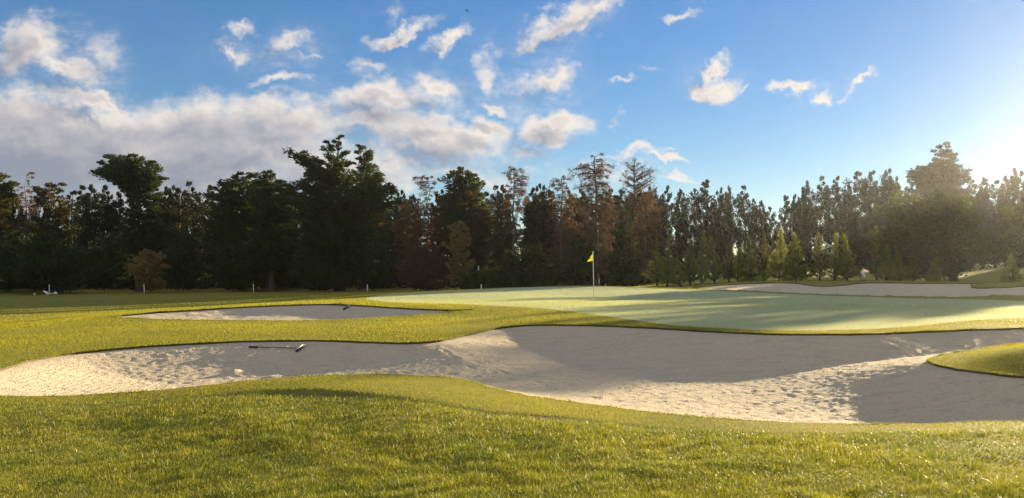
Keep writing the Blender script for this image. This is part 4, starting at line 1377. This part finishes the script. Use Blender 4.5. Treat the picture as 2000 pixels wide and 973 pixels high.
def build_flagstick():
    b = ground_hit(1160, 581)
    d = b[1]
    s_ = d / F_PX
    root = empty('golf_flag', b, 0, 'yellow pennant on a thin pale pole standing on the putting green', 'golf flag')
    top = np.array([-2.2 * s_, 0, (581 - 492) * s_])
    g = Geo()
    g.tube(np.array([[0, 0, -.1], top * .5, top]), [.017, .016, .014], 10)
    obj('pole', g.mesh('pole', [M_pole]), root)
    g = Geo()
    g.tube(np.array([top + [0, 0, -.005], top + [0, 0, .035]]), [.019, .013], 10)
    obj('pole_cap', g.mesh('pole_cap', [M_black]), root)
    P0, P1 = top * (1 - 3.0 / 89) , top * (1 - 17.5 / 89)
    P2 = np.array([(1146.3 - 1160) * s_, -.10, (581 - 511.5) * s_])
    V, F, nrm = pennant(P0, P1, P2, .006, .022)
    fl = obj('flag', np_mesh('flag', V, [F], [M_yel]), root)
    # dark stroke across the cloth, on both faces
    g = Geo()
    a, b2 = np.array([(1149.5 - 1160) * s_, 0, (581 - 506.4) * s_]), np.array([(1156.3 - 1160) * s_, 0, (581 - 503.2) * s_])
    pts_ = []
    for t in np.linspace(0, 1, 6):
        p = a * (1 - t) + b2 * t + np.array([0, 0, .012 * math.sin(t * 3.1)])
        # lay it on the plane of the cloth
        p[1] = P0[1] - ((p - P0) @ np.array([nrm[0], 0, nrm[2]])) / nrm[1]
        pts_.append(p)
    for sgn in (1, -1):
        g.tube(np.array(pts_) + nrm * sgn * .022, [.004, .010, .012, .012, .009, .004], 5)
    obj('dark_stroke', g.mesh('dark_stroke', [M_black]), fl)
    g = Geo()
    a_ = np.linspace(0, 2 * math.pi, 25)
    ring = np.stack([.054 * np.cos(a_), .054 * np.sin(a_), np.full(25, .006)], -1)
    g.tube(ring, .006, 6, cap=False)
    obj('cup_rim', g.mesh('cup_rim', [M_white]), root)


build_flagstick()

# white stakes marking the edge of the course
STAKES = [(96.5, 556, 566, 91, 'in front of the leaning grey trunk'), (282, 556, 566, 92.5, 'in front of the flat-topped cypress and sunlit tan bush'),
          (495, 555.5, 566, 94, 'in front of the broad round-topped cypress'), (718, 556, 567.5, 90, 'right of the foot of the tallest cedar'),
          (940, 556, 568, 72, 'in front of the low clipped hedge bush'), (1183, 556, 563, 72, 'just right of the yellow flag and pole')]
for px, t, b, d, where in STAKES:
    x = (px - CX) / F_PX * d
    z = float(Gz(x, d)[0])
    h = EYE - (t - HY) / F_PX * d - z
    r = empty('boundary_stake', (x, d, z), R0.uniform(0, 3), 'slim white boundary stake ' + where, 'stake', 'white boundary stakes')
    g = Geo()
    g.box((0, 0, h / 2 - .1), .045, .03, h / 2 + .1)
    v = g.V[0]
    v[v[:, 2] > h * .5, 0] *= .85
    r.rotation_euler = (R0.uniform(-.05, .05), R0.uniform(-.06, .06), R0.uniform(-.5, .5))
    st = obj('post', g.mesh('post', [M_white], smooth=False), r)
    g = Geo()
    g.add(np.array([[-.038, -.03, h], [.038, -.03, h], [.038, .03, h], [-.038, .03, h], [0, 0, h + .05]]), [[0, 1, 4], [1, 2, 4], [2, 3, 4], [3, 0, 4]])
    obj('pointed_top', g.mesh('pointed_top', [M_white], smooth=False), r)


def rake(name, label, head_c, head_dir, end, head_len, lift, handle_mat, strip=True):
    head_c, end = np.asarray(head_c, float), np.asarray(end, float)
    head_dir = np.asarray(head_dir, float) / np.linalg.norm(head_dir)
    root = empty(name, head_c, 0, label, 'rake', 'bunker rakes')
    up = np.array([0, 0, 1.0])
    fw = np.cross(up, head_dir)
    fw /= np.linalg.norm(fw)
    up = np.cross(head_dir, fw)
    Rm = np.stack([head_dir, fw, up], 1)
    g = Geo()
    g.box((0, 0, .055 + lift), head_len / 2, .022, .028, Rm)
    for k in np.linspace(-.47, .47, 15):
        g.box(head_dir * head_len * k + up * (.015 + lift), .008, .010, .03, Rm)
    obj('rake_head', g.mesh('rake_head', [M_black], smooth=False), root)
    if strip:  # white bar standing in for the highlight along the top of the head
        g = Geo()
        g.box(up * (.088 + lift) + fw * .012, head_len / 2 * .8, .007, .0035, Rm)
        obj('highlight_strip', g.mesh('highlight_strip', [M_white], smooth=False), root)
    a, b = up * (.06 + lift), end - head_c + np.array([0, 0, .03])
    t = np.linspace(0, 1, 7)[:, None]
    P = a * (1 - t) + b * t
    g = Geo()
    g.tube(P, .011, 8)
    obj('handle', g.mesh('handle', [handle_mat]), root)
    g = Geo()
    e = (b - a) / np.linalg.norm(b - a)
    g.tube(np.array([b - e * .18, b + e * .02]), .022, 8)
    obj('grip', g.mesh('grip', [M_black]), root)


e1, e2 = sand_hit('main', 579, 689), sand_hit('main', 594.5, 677.5)
ha = sand_hit('main', 488, 681)
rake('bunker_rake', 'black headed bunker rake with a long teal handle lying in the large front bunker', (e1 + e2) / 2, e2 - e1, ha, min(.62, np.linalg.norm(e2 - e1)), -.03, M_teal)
e1, e2 = sand_hit('second', 670.5, 606), sand_hit('second', 683.5, 599)
hc = (e1 + e2) / 2
he = ground_hit(652, 591)
he = hc + (he - hc) / np.linalg.norm(he - hc) * 1.25
he[2] = max(he[2], float(Gz(he[0], he[1])[0]) + .02)
rake('bunker_rake', 'black rake lying against the lip of the small left bunker', hc, e2 - e1, he, min(.55, np.linalg.norm(e2 - e1)), -.03, M_dark, strip=False)


def build_sign():
    d = 62.0
    s_ = d / F_PX
    x = (1680 - CX) * s_
    z = float(Gz(x, d)[0])
    root = empty('notice_board', (x, d, z), 0, 'small white tilted board on a short stake by the far bunker', 'sign')
    zz = lambda py: EYE - (py - HY) * s_ - z
    g = Geo()
    g.tube(np.array([[0, 0, -.1], [0, .0, zz(534)]]), .022, 8)
    obj('stake', g.mesh('stake', [M_dark]), root)
    a = np.array([2.6 * s_, -.05, zz(530.5)])
    b = np.array([9.6 * s_, -.05, zz(542)])
    ax = (b - a) / np.linalg.norm(b - a)
    n = np.array([.25, -.95, .2])
    n -= ax * (n @ ax)
    n /= np.linalg.norm(n)
    w = np.cross(n, ax)
    g = Geo()
    g.box((a + b) / 2, .105, np.linalg.norm(b - a) / 2, .012, np.stack([w, ax, n], 1))
    obj('board', g.mesh('board', [M_white], smooth=False), root)
    g = Geo()
    g.tube(np.array([[0, 0, zz(538)], (a + b) / 2 - n * .014]), .016, 6)
    obj('bracket', g.mesh('bracket', [M_dark]), root)
    g = Geo()
    aa = np.linspace(0, 2 * math.pi, 14, endpoint=False)
    base = np.array([[.28 + .33 * math.cos(t), .15 * math.sin(t), .0] for t in aa] + [[.28 + .26 * math.cos(t), .11 * math.sin(t), .10] for t in aa] + [[.28, 0, .13]])
    F4 = [[i, (i + 1) % 14, 14 + (i + 1) % 14, 14 + i] for i in range(14)]
    g.add(base, F4)
    g.add(base[14:], [[i, (i + 1) % 14, 14] for i in range(14)])
    obj('base', g.mesh('base', [M_dark]), root)


build_sign()


def build_bits():
    # distant pink pennant seen between the young trunks
    d = 76.0
    s_ = d / F_PX
    x = (1396.5 - CX) * s_
    z = float(Gz(x, d)[0])
    r = empty('golf_flag', (x, d, z), 0, 'small faded pink pennant between the trunks of the young pines', 'golf flag')
    tz = EYE - (538 - HY) * s_ - z
    g = Geo()
    g.tube(np.array([[0, 0, -.1], [0, 0, tz]]), .016, 8)
    obj('pole', g.mesh('pole', [M_pole]), r)
    V, F, _ = pennant([0, 0, tz - .02], [0, 0, tz - 9.5 * s_], [7.5 * s_, -.05, tz - 10.5 * s_], .006, .02)
    obj('flag', np_mesh('flag', V, [F], [M_pink]), r)
    # white post with a dark band above the hedge bush
    d = 91.0
    s_ = d / F_PX
    x = (934.5 - CX) * s_
    z = float(Gz(x, d)[0])
    r = empty('marker_post', (x, d, z), 0, 'white pointed post with a dark band showing above the low hedge bush', 'post')
    tz = EYE - (518.5 - HY) * s_ - z
    g = Geo()
    g.tube(np.array([[0, 0, -.1], [0, 0, tz - .22]]), .085, 10)
    obj('post', g.mesh('post', [M_white]), r)
    g = Geo()
    g.tube(np.array([[0, 0, tz - .218], [0, 0, tz]]), [.085, .012], 10)
    obj('pointed_top', g.mesh('pointed_top', [M_white]), r)
    g = Geo()
    g.tube(np.array([[0, 0, tz - .29], [0, 0, tz - .24]]), .092, 10)
    obj('band', g.mesh('band', [M_black]), r)
    # bleached fallen branch by the leaning trunk
    p = ground_hit(97, 571, hi=90)
    s_ = p[1] / F_PX
    r = empty('fallen_branch', p, 0, 'white bleached fallen branch on the grass by the leaning grey trunk', 'fallen branch')
    f = lambda px, py, y=0: np.array([(px - 97) * s_, y, (571 - py) * s_ + .02])
    g = Geo()
    g.tube(np.array([f(84, 563.6), f(87, 565.2), f(90, 567), f(92.6, 568.6), f(96, 569.3), f(101, 569.6), f(105, 569.2), f(108.5, 567.6), f(111.8, 569)]),
           [.03, .10, .15, .13, .04, .035, .06, .15, .10], 8)
    obj('limb', g.mesh('limb', [M_bleach]), r)
    g = Geo()
    g.tube(np.array([f(96.5, 569.3), f(97.6, 570.2, -.3), f(98.2, 570.9, -.8)]), [.04, .03, .02], 6)
    obj('side_twig', g.mesh('side_twig', [M_bleach]), r)
    p = ground_hit(67, 569, hi=90)
    g = Geo()
    g.tube(np.array([[-.10, 0, .10], [0, .0, .09], [.12, .05, .05]]), [.05, .09, .05], 8)
    tag(obj('wood_chunk', g.mesh('wood_chunk', [M_bleach]), None, p), 'pale broken lump of wood on the grass left of the fallen branch', 'wood chunk')
    # bird
    d = 58.0
    c = np.array(px_d(912, 21, d))
    g = Geo()
    g.tube(np.array([[-.10, 0, .06], [-.06, 0, .035], [0, 0, 0], [.06, 0, -.04], [.09, 0, -.055], [.11, 0, -.07]]), [.006, .022, .034, .026, .022, .005], 8)
    b = obj('bird', g.mesh('bird', [M_birdm]), None, c)
    tag(b, 'tiny dark bird flying in the blue sky above the wood', 'bird')
    for sgn in (1, -1):
        g = Geo()
        y = sgn
        W = np.array([[-.035, .02 * y, .03], [.045, .02 * y, -.02], [.03, .14 * y, .05], [-.05, .12 * y, .07], [-.03, .25 * y, .02], [-.055, .24 * y, .03]])
        V = np.vstack([W + [0, 0, .003], W - [0, 0, .003]])
        F = np.array([[0, 1, 2, 3], [3, 2, 4, 5]])
        S = np.array([[1, 0, 6, 7], [2, 1, 7, 8], [4, 2, 8, 10], [5, 4, 10, 11], [3, 5, 11, 9], [0, 3, 9, 6]])
        g.add(V, np.vstack([F, F[:, ::-1] + 6, S]))
        obj('wing', g.mesh('wing', [M_birdm]), b)


build_bits()

# ================================================================== haze: one box of thin air round everything
def build_haze():
    g = Geo()
    g.box((0, 60, 10), 420, 340, 15)
    m, b, out = new_mat('haze')
    pv = b.n('ShaderNodeVolumePrincipled')
    pv.inputs['Color'].default_value = (.92, .93, .95, 1)
    pv.inputs['Density'].default_value = .00014
    pv.inputs['Anisotropy'].default_value = .81
    b.put(out.inputs[1], pv.outputs[0])
    o = obj('haze', g.mesh('haze', [m], smooth=False))
    o['kind'] = 'stuff'


build_haze()
